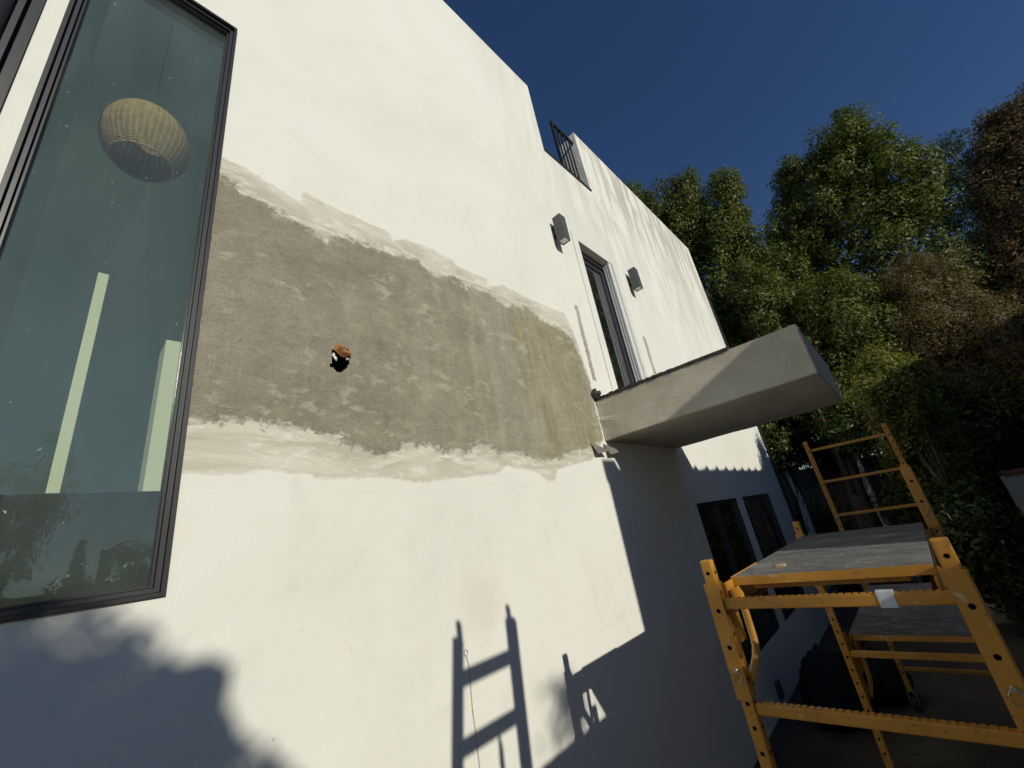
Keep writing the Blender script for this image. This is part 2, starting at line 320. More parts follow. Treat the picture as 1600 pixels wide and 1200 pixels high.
M_PLASTIC = simple('dark_plastic', (0.010, 0.015, 0.024), 0.42, var=0.3, scale=6)
def make_ground():
    m, n, l, p = mat('dirt_ground'); v = mapping(n, l)
    c = ramp(n, l, noise(n, l, v, 1.2, 7, 0.65, 0.6), [(0.3, (0.042, 0.036, 0.028)), (0.55, (0.078, 0.066, 0.050)), (0.75, (0.125, 0.107, 0.084))])
    l.new(c, p.inputs['Base Color']); p.inputs['Roughness'].default_value = 0.95
    bump(n, l, p, noise(n, l, v, 14, 6, 0.7), 0.6, 0.03)
    return m
M_GROUND = make_ground()

# ------------------------------------------------------------------ mesh helpers
def obj(name, bm, m, parent=None, smooth=False, kind=None):
    me = bpy.data.meshes.new(name); bm.normal_update(); bm.to_mesh(me); bm.free()
    for k in (m if isinstance(m, (list, tuple)) else [m]): me.materials.append(k)
    if smooth:
        for q in me.polygons: q.use_smooth = True
    o = bpy.data.objects.new(name, me); C.objects.link(o)
    if parent: o.parent = parent
    if kind: o['kind'] = kind
    return o
def empty(name, label, cat, loc=(0, 0, 0), group=None):
    o = bpy.data.objects.new(name, None); C.objects.link(o); o.location = loc
    o['label'] = label; o['category'] = cat
    if group: o['group'] = group
    return o
def tag(o, label, cat, group=None):
    o['label'] = label; o['category'] = cat
    if group: o['group'] = group
    return o
def box(bm, x0, x1, y0, y1, z0, z1, mi=0, bevel=0.0):
    vs = [bm.verts.new((x, y, z)) for z in (z0, z1) for y in (y0, y1) for x in (x0, x1)]
    fs = [(0, 2, 3, 1), (4, 5, 7, 6), (0, 1, 5, 4), (2, 6, 7, 3), (0, 4, 6, 2), (1, 3, 7, 5)]
    faces = [bm.faces.new([vs[i] for i in f]) for f in fs]
    for f in faces: f.material_index = mi
    if bevel > 0:
        es = list({e for f in faces for e in f.edges})
        r = bmesh.ops.bevel(bm, geom=es, offset=bevel, segments=2, affect='EDGES', profile=0.6)
        for f in r['faces']: f.material_index = mi
    return faces
def bx(*a, bevel=0.0):
    bm = bmesh.new(); box(bm, *a, bevel=bevel); return bm
def bar(bm, a, b, w, h=None, up=(0, 0, 1), mi=0, bevel=0.0):
    a, b = Vector(a), Vector(b); h = h or w
    d = (b - a).normalized(); u = Vector(up)
    if abs(d.dot(u)) > 0.98: u = Vector((1, 0, 0))
    s = d.cross(u).normalized(); u = s.cross(d).normalized()
    vs = [bm.verts.new(p + s * sx * w / 2 + u * sz * h / 2) for p in (a, b) for sz in (-1, 1) for sx in (-1, 1)]
    fs = [(0, 1, 3, 2), (4, 6, 7, 5), (0, 4, 5, 1), (2, 3, 7, 6), (0, 2, 6, 4), (1, 5, 7, 3)]
    faces = [bm.faces.new([vs[i] for i in f]) for f in fs]
    for f in faces: f.material_index = mi
    if bevel > 0:
        es = list({e for f in faces for e in f.edges})
        r = bmesh.ops.bevel(bm, geom=es, offset=bevel, segments=2, affect='EDGES', profile=0.6)
        for f in r['faces']: f.material_index = mi
def tube(bm, pts, r, seg=8, caps=True, mi=0):
    pts = [Vector(p) for p in pts]; rs = r if isinstance(r, (list, tuple)) else [r] * len(pts)
    rings = []
    t0 = (pts[1] - pts[0]).normalized(); ref = Vector((0, 0, 1)) if abs(t0.z) < 0.9 else Vector((1, 0, 0))
    n0 = t0.cross(ref).normalized()
    for i, p in enumerate(pts):
        t = (pts[min(i + 1, len(pts) - 1)] - pts[max(i - 1, 0)]).normalized()
        n0 = (n0 - t * n0.dot(t)).normalized(); b0 = t.cross(n0)
        rings.append([bm.verts.new(p + (n0 * math.cos(2 * math.pi * k / seg) + b0 * math.sin(2 * math.pi * k / seg)) * rs[i]) for k in range(seg)])
    for a, b in zip(rings, rings[1:]):
        for k in range(seg):
            f = bm.faces.new((a[k], a[(k + 1) % seg], b[(k + 1) % seg], b[k])); f.smooth = True; f.material_index = mi
    if caps:
        bm.faces.new(rings[0][::-1]).material_index = mi; bm.faces.new(rings[-1]).material_index = mi
def np_mesh(name, verts, faces_flat, nper, m, parent=None, smooth=False, kind=None):
    me = bpy.data.meshes.new(name); nf = len(faces_flat) // nper
    me.vertices.add(len(verts)); me.vertices.foreach_set('co', np.asarray(verts, np.float32).ravel())
    me.loops.add(len(faces_flat)); me.loops.foreach_set('vertex_index', np.asarray(faces_flat, np.int32))
    me.polygons.add(nf); me.polygons.foreach_set('loop_start', np.arange(0, nf * nper, nper, dtype=np.int32))
    if smooth: me.polygons.foreach_set('use_smooth', np.ones(nf, bool))
    me.update(calc_edges=True); me.materials.append(m)
    o = bpy.data.objects.new(name, me); C.objects.link(o)
    if parent: o.parent = parent
    if kind: o['kind'] = kind
    return o
def in_poly(px, pz, poly):
    ins = np.zeros(px.shape, bool); k = len(poly)
    for i in range(k):
        x1, z1 = poly[i]; x2, z2 = poly[(i + 1) % k]
        c = ((z1 > pz) != (z2 > pz)) & (px < (x2 - x1) * (pz - z1) / (z2 - z1 + 1e-12) + x1)
        ins ^= c
    return ins
def sdist(px, pz, poly):
    d = np.full(px.shape, 1e9); k = len(poly)
    for i in range(k):
        a = np.array(poly[i]); b = np.array(poly[(i + 1) % k]); ab = b - a
        t = np.clip(((px - a[0]) * ab[0] + (pz - a[1]) * ab[1]) / (ab @ ab + 1e-12), 0, 1)
        d = np.minimum(d, np.hypot(px - a[0] - t * ab[0], pz - a[1] - t * ab[1]))
    return np.where(in_poly(px, pz, poly), d, -d)
def vnoise(x, y, seed=0):
    r = np.random.default_rng(seed); T = r.random((256, 256))
    xi = np.floor(x).astype(int); yi = np.floor(y).astype(int); fx = x - xi; fy = y - yi
    fx = fx * fx * (3 - 2 * fx); fy = fy * fy * (3 - 2 * fy)
    g = lambda a, b: T[a % 256, b % 256]
    return (g(xi, yi) * (1 - fx) + g(xi + 1, yi) * fx) * (1 - fy) + (g(xi, yi + 1) * (1 - fx) + g(xi + 1, yi + 1) * fx) * fy

GZ = -2.12   # ground level relative to the camera height

# ------------------------------------------------------------------ ground
bm = bmesh.new()
xs = [-120, -30, -10, 0, 3, 6, 9, 12, 16, 30, 120]; ys = [-120, -30, -12, -6, -3, -1, 1, 4, 10, 30, 120]
g = [[bm.verts.new((x, y, GZ)) for x in xs] for y in ys]
for j in range(len(ys) - 1):
    for i in range(len(xs) - 1): bm.faces.new((g[j][i], g[j][i + 1], g[j + 1][i + 1], g[j + 1][i]))
obj('ground', bm, M_GROUND, kind='structure')

# ------------------------------------------------------------------ the white house
house = empty('white_house', 'white stucco house with unfinished cement patch and cantilevered slab', 'house', (0, 0, GZ))
def hp(o): o.parent = house; o.location = (0, 0, -GZ); return o      # children keep world coordinates
def sub(o, p): o.parent = p; return o
HX0, HX1 = -6.0, 9.41
WIN = (-0.316, 0.273, 0.015, 2.99); WIN2 = (-1.10, -0.372, 0.015, 2.99)
DOOR = (3.80, 4.602, 1.08, 3.25); LW1 = (4.97, 6.50, -1.55, 0.062); LW2 = (6.77, 8.36, -1.55, 0.062)
FILL_WIN = (-5.2, -1.52, 0.015, 5.10); HOLE = (0.79, 0.93, 0.90, 1.08)  # the wide left opening is an added unseen window, bringing sun into the room
OPEN = [WIN, WIN2, FILL_WIN, DOOR, LW1, LW2, HOLE]
def facade():
    bm = bmesh.new(); T = 0.16
    X = sorted({HX0, HX1, 3.56, 4.66, *[v for o in OPEN for v in o[:2]]}); Z = sorted({GZ - 0.3, 5.82, 4.57, *[v for o in OPEN for v in o[2:]]})
    cell = {}
    for i in range(len(X) - 1):
        for j in range(len(Z) - 1):
            cx, cz = (X[i] + X[i + 1]) / 2, (Z[j] + Z[j + 1]) / 2
            if any(o[0] < cx < o[1] and o[2] < cz < o[3] for o in OPEN): continue
            if 3.56 < cx < 4.66 and cz > 4.57: continue
            cell[(i, j)] = 1
    vc = {}
    def v(i, j, y):
        k = (i, j, y)
        if k not in vc: vc[k] = bm.verts.new((X[i], y, Z[j]))
        return vc[k]
    for (i, j) in cell:
        bm.faces.new((v(i, j, 0), v(i + 1, j, 0), v(i + 1, j + 1, 0), v(i, j + 1, 0)))
        bm.faces.new((v(i, j, T), v(i, j + 1, T), v(i + 1, j + 1, T), v(i + 1, j, T)))
        for di, dj, a, b in ((-1, 0, (i, j), (i, j + 1)), (1, 0, (i + 1, j + 1), (i + 1, j)), (0, -1, (i + 1, j), (i, j)), (0, 1, (i, j + 1), (i + 1, j + 1))):
            if (i + di, j + dj) not in cell:
                bm.faces.new((v(*a, 0), v(*b, 0), v(*b, T), v(*a, T)))
    bmesh.ops.recalc_face_normals(bm, faces=bm.faces)
    return bm
hp(obj('facade_wall', facade(), M_WALL))
hp(obj('side_wall', bx(9.25, 9.409, 0.165, 8.0, GZ - 0.3, 5.79), M_WALL))
hp(obj('side_wall', bx(-6.0, -5.84, 0.165, 8.0, GZ - 0.3, 5.82), M_WALL))
hp(obj('back_wall', bx(-5.83, 9.24, 7.84, 8.0, GZ - 0.3, 5.79), M_WALL))
bm = bmesh.new(); box(bm, 2.1, 9.24, 0.163, 7.83, 4.30, 4.50); box(bm, -5.83, 3.39, 0.163, 7.83, 5.64, 5.80); hp(obj('roof_deck', bm, M_GREYWALL))
hp(obj('parapet_return', bx(3.40, 3.559, 0.163, 3.0, 4.505, 5.818), M_WALL))
hp(obj('parapet_return', bx(4.661, 4.82, 0.163, 0.30, 4.505, 5.788), M_WALL))
hp(obj('ledge_flashing', bx(3.562, 4.658, -0.018, 0.18, 4.573, 4.60), M_BLACK))
# black railing in the roof gap
rail = hp(obj('railing', bx(4.13, 4.655, 0.045, 0.085, 5.61, 5.65), M_IRON))
sub(obj('bottom_rail', bx(4.13, 4.655, 0.05, 0.08, 4.68, 4.71), M_IRON), rail)
sub(obj('post', bx(4.10, 4.128, 0.045, 0.085, 4.602, 5.66), M_IRON), rail)
for k in range(4):
    x = 4.22 + k * 0.105
    sub(obj('picket', bx(x - 0.009, x + 0.009, 0.056, 0.074, 4.712, 5.608), M_IRON), rail)

# tall windows
def tall_window(o, glass):
    x0, x1, z0, z1 = o
    bm = bmesh.new()
    for k, (w0, w1, y0, y1) in enumerate(((0.0, 0.014, -0.012, 0.10), (0.015, 0.030, 0.006, 0.10), (0.031, 0.040, 0.022, 0.09))):
        def ring(a, b, ya, yb, mi):
            box(bm, x0 + a, x0 + b, ya, yb, z0 + a, z1 - a, mi); box(bm, x1 - b, x1 - a, ya, yb, z0 + a, z1 - a, mi)
            box(bm, x0 + b + 0.0005, x1 - b - 0.0005, ya, yb, z1 - b, z1 - a, mi); box(bm, x0 + b + 0.0005, x1 - b - 0.0005, ya, yb, z0 + a, z0 + b, mi)
        ring(w0 + 0.001, w1, y0, y1, (0, 1, 0)[k])
    w = hp(obj('tall_window', bm, [M_BLACK, M_FRAME2]))
    bm = bmesh.new(); box(bm, x0 + 0.037, x1 - 0.037, 0.042, 0.050, z0 + 0.037, z1 - 0.037)
    sub(obj('pane', bm, glass), w)
    return w
M_FRAME2 = simple('dark_grey_frame', (0.034, 0.034, 0.039), 0.35, var=0.1)
w1 = tall_window(WIN, M_GLASS)
w2 = tall_window(WIN2, M_GLASS)
fill_win = tall_window(FILL_WIN, M_GLASS)
sub(obj('sun_block_sheet', bx(-1.06, -0.412, 0.07, 0.073, 0.05, 2.95), M_BLACK), w2)  # opaque sheet added to keep sun out of the left window
# heavy rounded jamb post of the left window
bm = bmesh.new(); tube(bm, [(-0.462, -0.012, 0.03), (-0.462, -0.012, 2.97)], 0.026, 14); sub(obj('jamb_tube', bm, M_BLACK), w2)
bm = bmesh.new(); box(bm, -0.432, -0.415, -0.004, 0.03, 0.06, 2.95); sub(obj('jamb_bead', bm, M_FRAME2), w2)

# room behind the tall windows
RY = 3.30
def room():
    bm = bmesh.new(); a, b, c, d, e, f = -5.6, 1.9, 0.166, RY, -1.6, 5.6
    def q(*p): bm.faces.new([bm.verts.new(k) for k in p])
    q((a, d, e), (b, d, e), (b, d, f), (a, d, f))
    q((a, c, e), (a, d, e), (a, d, f), (a, c, f)); q((b, c, e), (b, c, f), (b, d, f), (b, d, e))
    q((a, c, f), (a, d, f), (b, d, f), (b, c, f))
    return bm
hp(obj('room_wall', room(), M_ROOM))
hp(obj('room_floor', bx(-5.6, 1.9, 0.17, RY, -1.70, -1.602), M_FLOOR))
hp(obj('room_partition', bx(-0.46, -0.335, 0.17, 1.15, -1.6, 5.59), M_ROOM))
ln = hp(obj('dark_half_wall', bx(-0.334, 1.89, 0.50, 0.58, -1.60, 0.448), M_NEARBLACK))  # near-black half-wall across the lower part of the window view
bm = bmesh.new(); box(bm, -0.054, -0.016, 0.502, 0.548, 0.449, 1.47, bevel=0.003); sub(obj('sun_strip_post', bm, M_SUNSTRIP), ln)  # pale post stands in for a strip of sun in the room
hp(obj('sun_strip_column', bx(0.248, 0.62, 0.75, 0.95, -1.6, 1.31, bevel=0.004), M_SUNSTRIP))  # pale column stands in for the second strip of sun

# cement patch, dense relief grid lying on the wall
GRAY = [(0.20, 1.853), (0.344, 1.856), (0.38, 1.791), (0.438, 1.817), (0.537, 1.776), (0.64, 1.774), (0.703, 1.726), (0.783, 1.715), (0.834, 1.777), (0.905, 1.809), (0.978, 1.791), (1.136, 1.81), (1.312, 1.857), (1.406, 1.863), (1.471, 1.792), (1.598, 1.794), (1.714, 1.854), (1.82, 1.803), (2.073, 1.844), (2.26, 1.768), (2.506, 1.865), (2.77, 1.779), (3.02, 1.775), (3.15, 1.687), (3.262, 1.323), (3.25, 0.716), (3.032, 0.623), (2.85, 0.616), (2.582, 0.545), (2.288, 0.515), (2.049, 0.56), (1.905, 0.555), (1.733, 0.616), (1.624, 0.544), (1.445, 0.538), (1.347, 0.577), (1.212, 0.57), (1.103, 0.509), (1.005, 0.521), (0.899, 0.546), (0.842, 0.594), (0.732, 0.608), (0.583, 0.617), (0.48, 0.634), (0.368, 0.617), (0.20, 0.60)]
SKIM = [(0.20, 1.984), (0.348, 1.99), (0.402, 1.977), (0.515, 1.949), (0.636, 1.92), (0.663, 2.013), (0.89, 1.994), (1.188, 1.992), (1.217, 1.933), (1.3, 2.0), (1.548, 2.032), (1.735, 2.011), (1.744, 1.974), (2.067, 1.984), (2.052, 1.907), (2.239, 1.994), (2.658, 1.979), (3.12, 2.0), (3.2, 1.799), (3.285, 1.328), (3.278, 0.718), (2.989, 0.519), (2.492, 0.441), (2.445, 0.353), (2.342, 0.354), (2.261, 0.418), (1.94, 0.457), (1.848, 0.409), (1.268, 0.363), (1.096, 0.388), (0.747, 0.391), (0.722, 0.404), (0.557, 0.43), (0.453, 0.411), (0.20, 0.417)]
HOLEP = [(0.81, 0.949), (0.819, 0.97), (0.815, 1.005), (0.821, 1.035), (0.848, 1.06), (0.875, 1.059), (0.905, 1.025), (0.906, 0.996), (0.897, 0.972), (0.873, 0.938), (0.85, 0.918), (0.834, 0.933)]
def cement_patch():
    s = 0.010
    gx = np.arange(0.2745, 3.36, s); gz = np.arange(0.30, 2.10, s)
    PX, PZ = np.meshgrid(gx, gz)
    # move vertices near the hole onto a ragged outline
    dg, dk, dh = sdist(PX, PZ, GRAY), sdist(PX, PZ, SKIM), sdist(PX, PZ, HOLEP)
    keep_v = (dk > -0.06) & (dh < 0.002)
    near = (np.abs(dh) < s * 1.2)
    h = 0.0003 + 0.0022 * np.clip((dk + 0.01) / 0.03, 0, 1) * (0.5 + 0.5 * vnoise(PX * 14, PZ * 30, 1))
    low = np.clip((dg + 0.01 + 0.05 * (vnoise(PX * 9, PZ * 9, 2) - .5)) / 0.03, 0, 1)
    rel = (vnoise(PX * 5, PZ * 9, 3) - .5) * 0.005 + (vnoise(PX * 18, PZ * 40, 4) - .5) * 0.0030 + (rng.random(PX.shape) - .5) * 0.0012
    h = np.where(dk < -0.015, 0.0003, h + low * (0.003 + rel))
    h = np.maximum(h, 0.0003)
    idx = -np.ones(PX.shape, int); cellk = keep_v[:-1, :-1] & keep_v[1:, :-1] & keep_v[:-1, 1:] & keep_v[1:, 1:]
    use = np.zeros(PX.shape, bool); use[:-1, :-1] |= cellk; use[1:, :-1] |= cellk; use[:-1, 1:] |= cellk; use[1:, 1:] |= cellk
    idx[use] = np.arange(use.sum())
    V = np.stack([PX[use], -h[use], PZ[use]], 1)
    a = idx[:-1, :-1][cellk]; b = idx[:-1, 1:][cellk]; c = idx[1:, 1:][cellk]; d = idx[1:, :-1][cellk]
    F = np.stack([a, b, c, d], 1).ravel()
    o = np_mesh('cement_patch', V, F, 4, M_PATCH, smooth=True)
    for nm, arr in (('gray_depth', dg), ('skim_depth', dk)):
        at = o.data.attributes.new(nm, 'FLOAT', 'POINT'); at.data.foreach_set('value', arr[use].astype(np.float32))
    return o
patch = hp(cement_patch())
# black sheet in place of the shaded pocket behind the hole
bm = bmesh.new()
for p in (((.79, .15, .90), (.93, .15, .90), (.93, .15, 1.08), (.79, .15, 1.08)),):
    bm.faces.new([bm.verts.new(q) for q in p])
sub(obj('cavity_shade_sheet', bm, M_VOID), patch)
# black ring in place of the hole's shade, right behind the ragged edge
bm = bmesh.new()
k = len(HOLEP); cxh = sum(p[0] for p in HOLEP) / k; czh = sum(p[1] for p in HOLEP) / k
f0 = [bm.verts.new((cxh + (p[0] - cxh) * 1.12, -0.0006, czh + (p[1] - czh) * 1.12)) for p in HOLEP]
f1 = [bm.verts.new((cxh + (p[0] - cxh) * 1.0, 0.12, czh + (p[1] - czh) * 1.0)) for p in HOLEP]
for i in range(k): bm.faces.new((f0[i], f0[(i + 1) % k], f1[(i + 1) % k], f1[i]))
sub(obj('hole_shade_ring', bm, M_VOID), patch)

# torn kraft paper stuffed in the hole
pts = [(0.82, 1.035), (0.825, 1.066), (0.843, 1.072), (0.858, 1.060), (0.873, 1.070), (0.878, 1.045), (0.902, 1.045), (0.910, 1.026), (0.874, 1.000), (0.858, 1.004), (0.821, 1.017)]
bm = bmesh.new(); rr = random.Random(3)
ctr = [bm.verts.new((0.852, -0.045, 1.040)), bm.verts.new((0.872, -0.030, 1.028))]
ring = [bm.verts.new((x, -0.008 - 0.028 * rr.random(), z)) for x, z in pts]
inner = [bm.verts.new((0.86 + (x - 0.86) * 0.55, -0.018 - 0.034 * rr.random(), 1.036 + (z - 1.036) * 0.5)) for x, z in pts]
nn = len(pts)
for i in range(nn):
    j = (i + 1) % nn
    bm.faces.new((ring[i], ring[j], inner[j])); bm.faces.new((ring[i], inner[j], inner[i]))
    bm.faces.new((inner[i], inner[j], ctr[0]))
r = bmesh.ops.solidify(bm, geom=list(bm.faces), thickness=0.0025)
tp = tag(obj('torn_paper', bm, M_PAPER), 'crumpled orange brown torn paper sticking out of the hole in the cement', 'paper')
for (x, z, s) in ((0.826, 1.008, 0.012), (0.834, 0.990, 0.010), (0.893, 1.004, 0.009)):
    bm = bmesh.new()
    bmesh.ops.create_icosphere(bm, subdivisions=1, radius=s, matrix=Matrix.Translation((x, -0.004, z)) @ Matrix.Diagonal((1, 0.6, 1.2, 1)))
    for v in bm.verts: v.co += Vector((rr.uniform(-1, 1), rr.uniform(-1, 1), rr.uniform(-1, 1))) * 0.0025
    sub(obj('lime_crumb', bm, M_FOIL), patch)

# cantilevered slab
SX0, SX1, SD, SZ0, SZ1 = 3.289, 4.86, 1.66, 0.70, 1.09
bm = bmesh.new()
nx, ny = 10, 14
box(bm, SX0, SX1, -SD, -0.003, SZ0, SZ1)
for v in bm.verts:
    if v.co.y < -1: v.co.z += -0.012 if v.co.z > 0.9 else 0.004
bmesh.ops.subdivide_edges(bm, edges=bm.edges[:], cuts=9, use_grid_fill=True)
for v in bm.verts:
    if v.co.y < -0.05:
        v.co += Vector((math.sin(v.co.y * 9 + v.co.z * 5), math.sin(v.co.x * 7 + v.co.z * 9), math.sin(v.co.x * 5 + v.co.y * 8.3))) * 0.0007 + Vector((rr.uniform(-1, 1), rr.uniform(-1, 1), rr.uniform(-1, 1))) * 0.0007
es = [e for e in bm.edges if len(e.link_faces) == 2 and e.calc_face_angle(0) > 1.0]
for v in {v for e in es for v in e.verts}: v.co += Vector((rr.uniform(-1, 1), rr.uniform(-1, 1), rr.uniform(-1, 1))) * 0.0028
bmesh.ops.bevel(bm, geom=es, offset=0.006, segments=2, affect='EDGES')
slab = hp(obj('canopy_slab', bm, M_SLAB, smooth=False))
bm = bmesh.new()                                    # ragged roofing felt along the top edge
n = 46
for i in range(n):
    y0, y1 = -0.01 - 1.20 * i / n, -0.01 - 1.20 * (i + 1) / n
    h = 0.018 + 0.016 * rr.random() * (1 - i / n)
    dz = -0.012 * (-y0 / SD)
    box(bm, SX0 - 0.006 - 0.006 * rr.random(), SX0 + 0.16, y1 + 0.0004, y0, SZ1 + dz + 0.001 - 0.010 * rr.random(), SZ1 + dz + h)
sub(obj('roofing_felt', bm, M_MEMB), slab)
bm = bmesh.new()                                    # lump of tar where the slab meets the wall
bmesh.ops.create_icosphere(bm, subdivisions=2, radius=0.06, matrix=Matrix.Translation((3.285, -0.03, 1.145)) @ Matrix.Diagonal((0.8, 0.7, 0.75, 1)))
for v in bm.verts: v.co += Vector((rr.uniform(-1, 1), rr.uniform(-1, 1), rr.uniform(-1, 1))) * 0.014
sub(obj('tar_lump', bm, M_MEMB), slab)
# torn flashing tabs under the slab
for (x0, x1, z) in ((3.03, 3.20, 0.60), (3.235, 3.40, 0.60)):
    bm = bmesh.new()
    a = bm.verts.new((x0, -0.004, z + 0.075)); b = bm.verts.new((x0 + 0.012, -0.05, z - 0.035)); c = bm.verts.new((x1, -0.085, z - 0.01)); d = bm.verts.new((x1 - 0.05, -0.01, z + 0.03))
    bm.faces.new((a, b, c, d)); bmesh.ops.solidify(bm, geom=list(bm.faces), thickness=0.006)
    hp(obj('flashing_tab', bm, M_STRIP))

# door over the slab
x0, x1, z0, z1 = DOOR
bm = bmesh.new()
box(bm, x0 + 0.001, x0 + 0.055, 0.095, 0.158, z0 + 0.001, z1 - 0.001); box(bm, x1 - 0.070, x1 - 0.001, 0.105, 0.158, z0 + 0.001, z1 - 0.001)
box(bm, x0 + 0.056, x1 - 0.071, 0.095, 0.158, z1 - 0.085, z1 - 0.001); box(bm, x0 + 0.056, x1 - 0.071, 0.095, 0.158, z0 + 0.001, z0 + 0.07)
door = hp(obj('glass_door', bm, M_BLACK))
bm = bmesh.new()
a0, a1, b0, b1 = x0 + 0.057, x1 - 0.072, z0 + 0.071, z1 - 0.086
box(bm, a0, a0 + 0.05, 0.115, 0.150, b0, b1); box(bm, a1 - 0.06, a1, 0.115, 0.150, b0, b1)
box(bm, a0 + 0.0505, a1 - 0.0605, 0.115, 0.150, b1 - 0.06, b1); box(bm, a0 + 0.0505, a1 - 0.0605, 0.115, 0.150, b0, b0 + 0.07)
sash = sub(obj('sash', bm, M_FRAME2), door)
sub(obj('pane', bx(a0 + 0.051, a1 - 0.061, 0.130, 0.136, b0 + 0.071, b1 - 0.061), M_GLASS2), door)
bm = bmesh.new()
for k in range(3): box(bm, x1 - 0.068 + k * 0.0, x1 - 0.004 - 0.0 * k, 0.010 + k * 0.033, 0.030 + k * 0.033, z0 + 0.002, z1 - 0.002 - 0.001 * k)
sub(obj('door_track', bm, M_TRIM), door)
sub(obj('threshold', bx(x0 + 0.002, x1 - 0.071, 0.0, 0.09, z0 + 0.001, z0 + 0.035), M_GREYAL), door)
hp(obj('door_trim', bx(x0 - 0.125, x0 - 0.004, -0.014, -0.0005, 1.10, 3.315, bevel=0.003), M_WALL))
hp(obj('door_trim', bx(x1 + 0.004, x1 + 0.05, -0.012, -0.0005, 1.10, 3.255), M_TRIM))
hp(obj('door_trim', bx(x1 + 0.058, x1 + 0.078, -0.008, -0.0005, 1.10, 3.25), M_TRIM))
hp(obj('dark_backing', bx(3.7, 4.75, 0.30, 1.6, 1.0, 3.4), M_NEARBLACK))  # near-black box stands in for the unlit room behind the door
# raw cement strips left and right of the door where a guard wall was cut away
def strip(xc, w, zb, zt, seed):
    bm = bmesh.new(); r2 = random.Random(seed); n = 22; Lv, Rv = [], []
    for i in range(n + 1):
        z = zb + (zt - zb) * i / n
        Lv.append((xc - w / 2 + r2.uniform(-.008, .008), z)); Rv.append((xc + w / 2 + r2.uniform(-.008, .008), z))
    def vv(p, y): return bm.verts.new((p[0], y, p[1]))
    LF = [vv(p, -0.004) for p in Lv]; RF = [vv(p, -0.004) for p in Rv]; LB = [vv(p, 0.001) for p in Lv]; RB = [vv(p, 0.001) for p in Rv]
    for i in range(n):
        bm.faces.new((LF[i], RF[i], RF[i + 1], LF[i + 1])); bm.faces.new((LB[i], LF[i], LF[i + 1], LB[i + 1])); bm.faces.new((RF[i], RB[i], RB[i + 1], RF[i + 1]))
    bm.faces.new((LF[-1], RF[-1], RB[-1], LB[-1]))
    return hp(obj('raw_cement_strip', bm, M_STRIP))
strip(3.375, 0.06, 1.32, 2.17, 1); strip(4.945, 0.075, 1.16, 2.22, 2)

# lower windows
for o in (LW1, LW2):
    x0, x1, z0, z1 = o; bm = bmesh.new(); xm = (x0 + x1) / 2
    box(bm, x0 + .001, x0 + .045, 0.01, 0.12, z0 + .001, z1 - .001); box(bm, x1 - .045, x1 - .001, 0.01, 0.12, z0 + .001, z1 - .001)
    box(bm, x0 + .046, x1 - .046, 0.01, 0.12, z1 - .045, z1 - .001); box(bm, x0 + .046, x1 - .046, 0.01, 0.12, z0 + .001, z0 + .05)
    box(bm, xm - .03, xm + .03, 0.02, 0.11, z0 + .051, z1 - .046)
    w = hp(obj('garage_window', bm, M_BLACK))
    sub(obj('pane', bx(x0 + .0465, xm - .031, 0.06, 0.066, z0 + .051, z1 - .046), M_GLASS2), w)
    sub(obj('pane', bx(xm + .031, x1 - .0465, 0.045, 0.051, z0 + .051, z1 - .046), M_GLASS2), w)
hp(obj('dark_backing', bx(4.8, 8.6, 0.5, 1.6, -1.8, 0.3), M_NEARBLACK))  # near-black box stands in for the unlit space behind both windows
# downpipe with hopper at the far corner
bm = bmesh.new(); box(bm, 9.43, 9.60, -0.02, 0.10, GZ, 4.42, bevel=0.008)
dp = hp(obj('downpipe', bm, M_BLACK))
sub(obj('hopper', bx(9.415, 9.66, -0.05, 0.14, 4.422, 4.60, bevel=0.01), M_BLACK), dp)
# small wall vent low on the wall
bm = bmesh.new(); box(bm, 5.58, 5.70, -0.035, -0.001, -2.02, -1.86, bevel=0.014)
vent = hp(obj('outlet_cover', bm, M_LAMP))

# ------------------------------------------------------------------ wall lamps
def sconce(xc, zt, label):
    r = empty('wall_lamp', label, 'wall lamp', (xc, 0, zt - 0.325), 'grey box wall lamps beside the door')
    bm = bmesh.new(); W, H = 0.052, 0.325
    # open bottomed box with rim
    box(bm, -W, W, -0.150, -0.048, 0.012, H, bevel=0.002)
    obj('housing', bm, M_LAMP, r)
    bm = bmesh.new()
    box(bm, -W, W, -0.150, -0.141, 0, 0.0115); box(bm, -W, W, -0.057, -0.048, 0, 0.0115); box(bm, -W, -W + .009, -0.1405, -0.0575, 0, 0.0115); box(bm, W - .009, W, -0.1405, -0.0575, 0, 0.0115)
    obj('rim', bm, M_LAMP, r)
    obj('lens', bx(-W + .012, W - .012, -0.138, -0.060, 0.005, 0.0112), M_LENS, r)
    bm = bmesh.new(); box(bm, -0.035, 0.035, -0.012, -0.0015, 0.10, 0.24, bevel=0.002); box(bm, -0.02, 0.02, -0.0475, -0.0125, 0.14, 0.20)
    obj('back_plate', bm, M_LAMP, r)
    return r
sconce(3.293, 3.228, 'grey box wall lamp on the left of the narrow upper door')
sconce(5.023, 3.265, 'grey box wall lamp on the right of the narrow upper door')

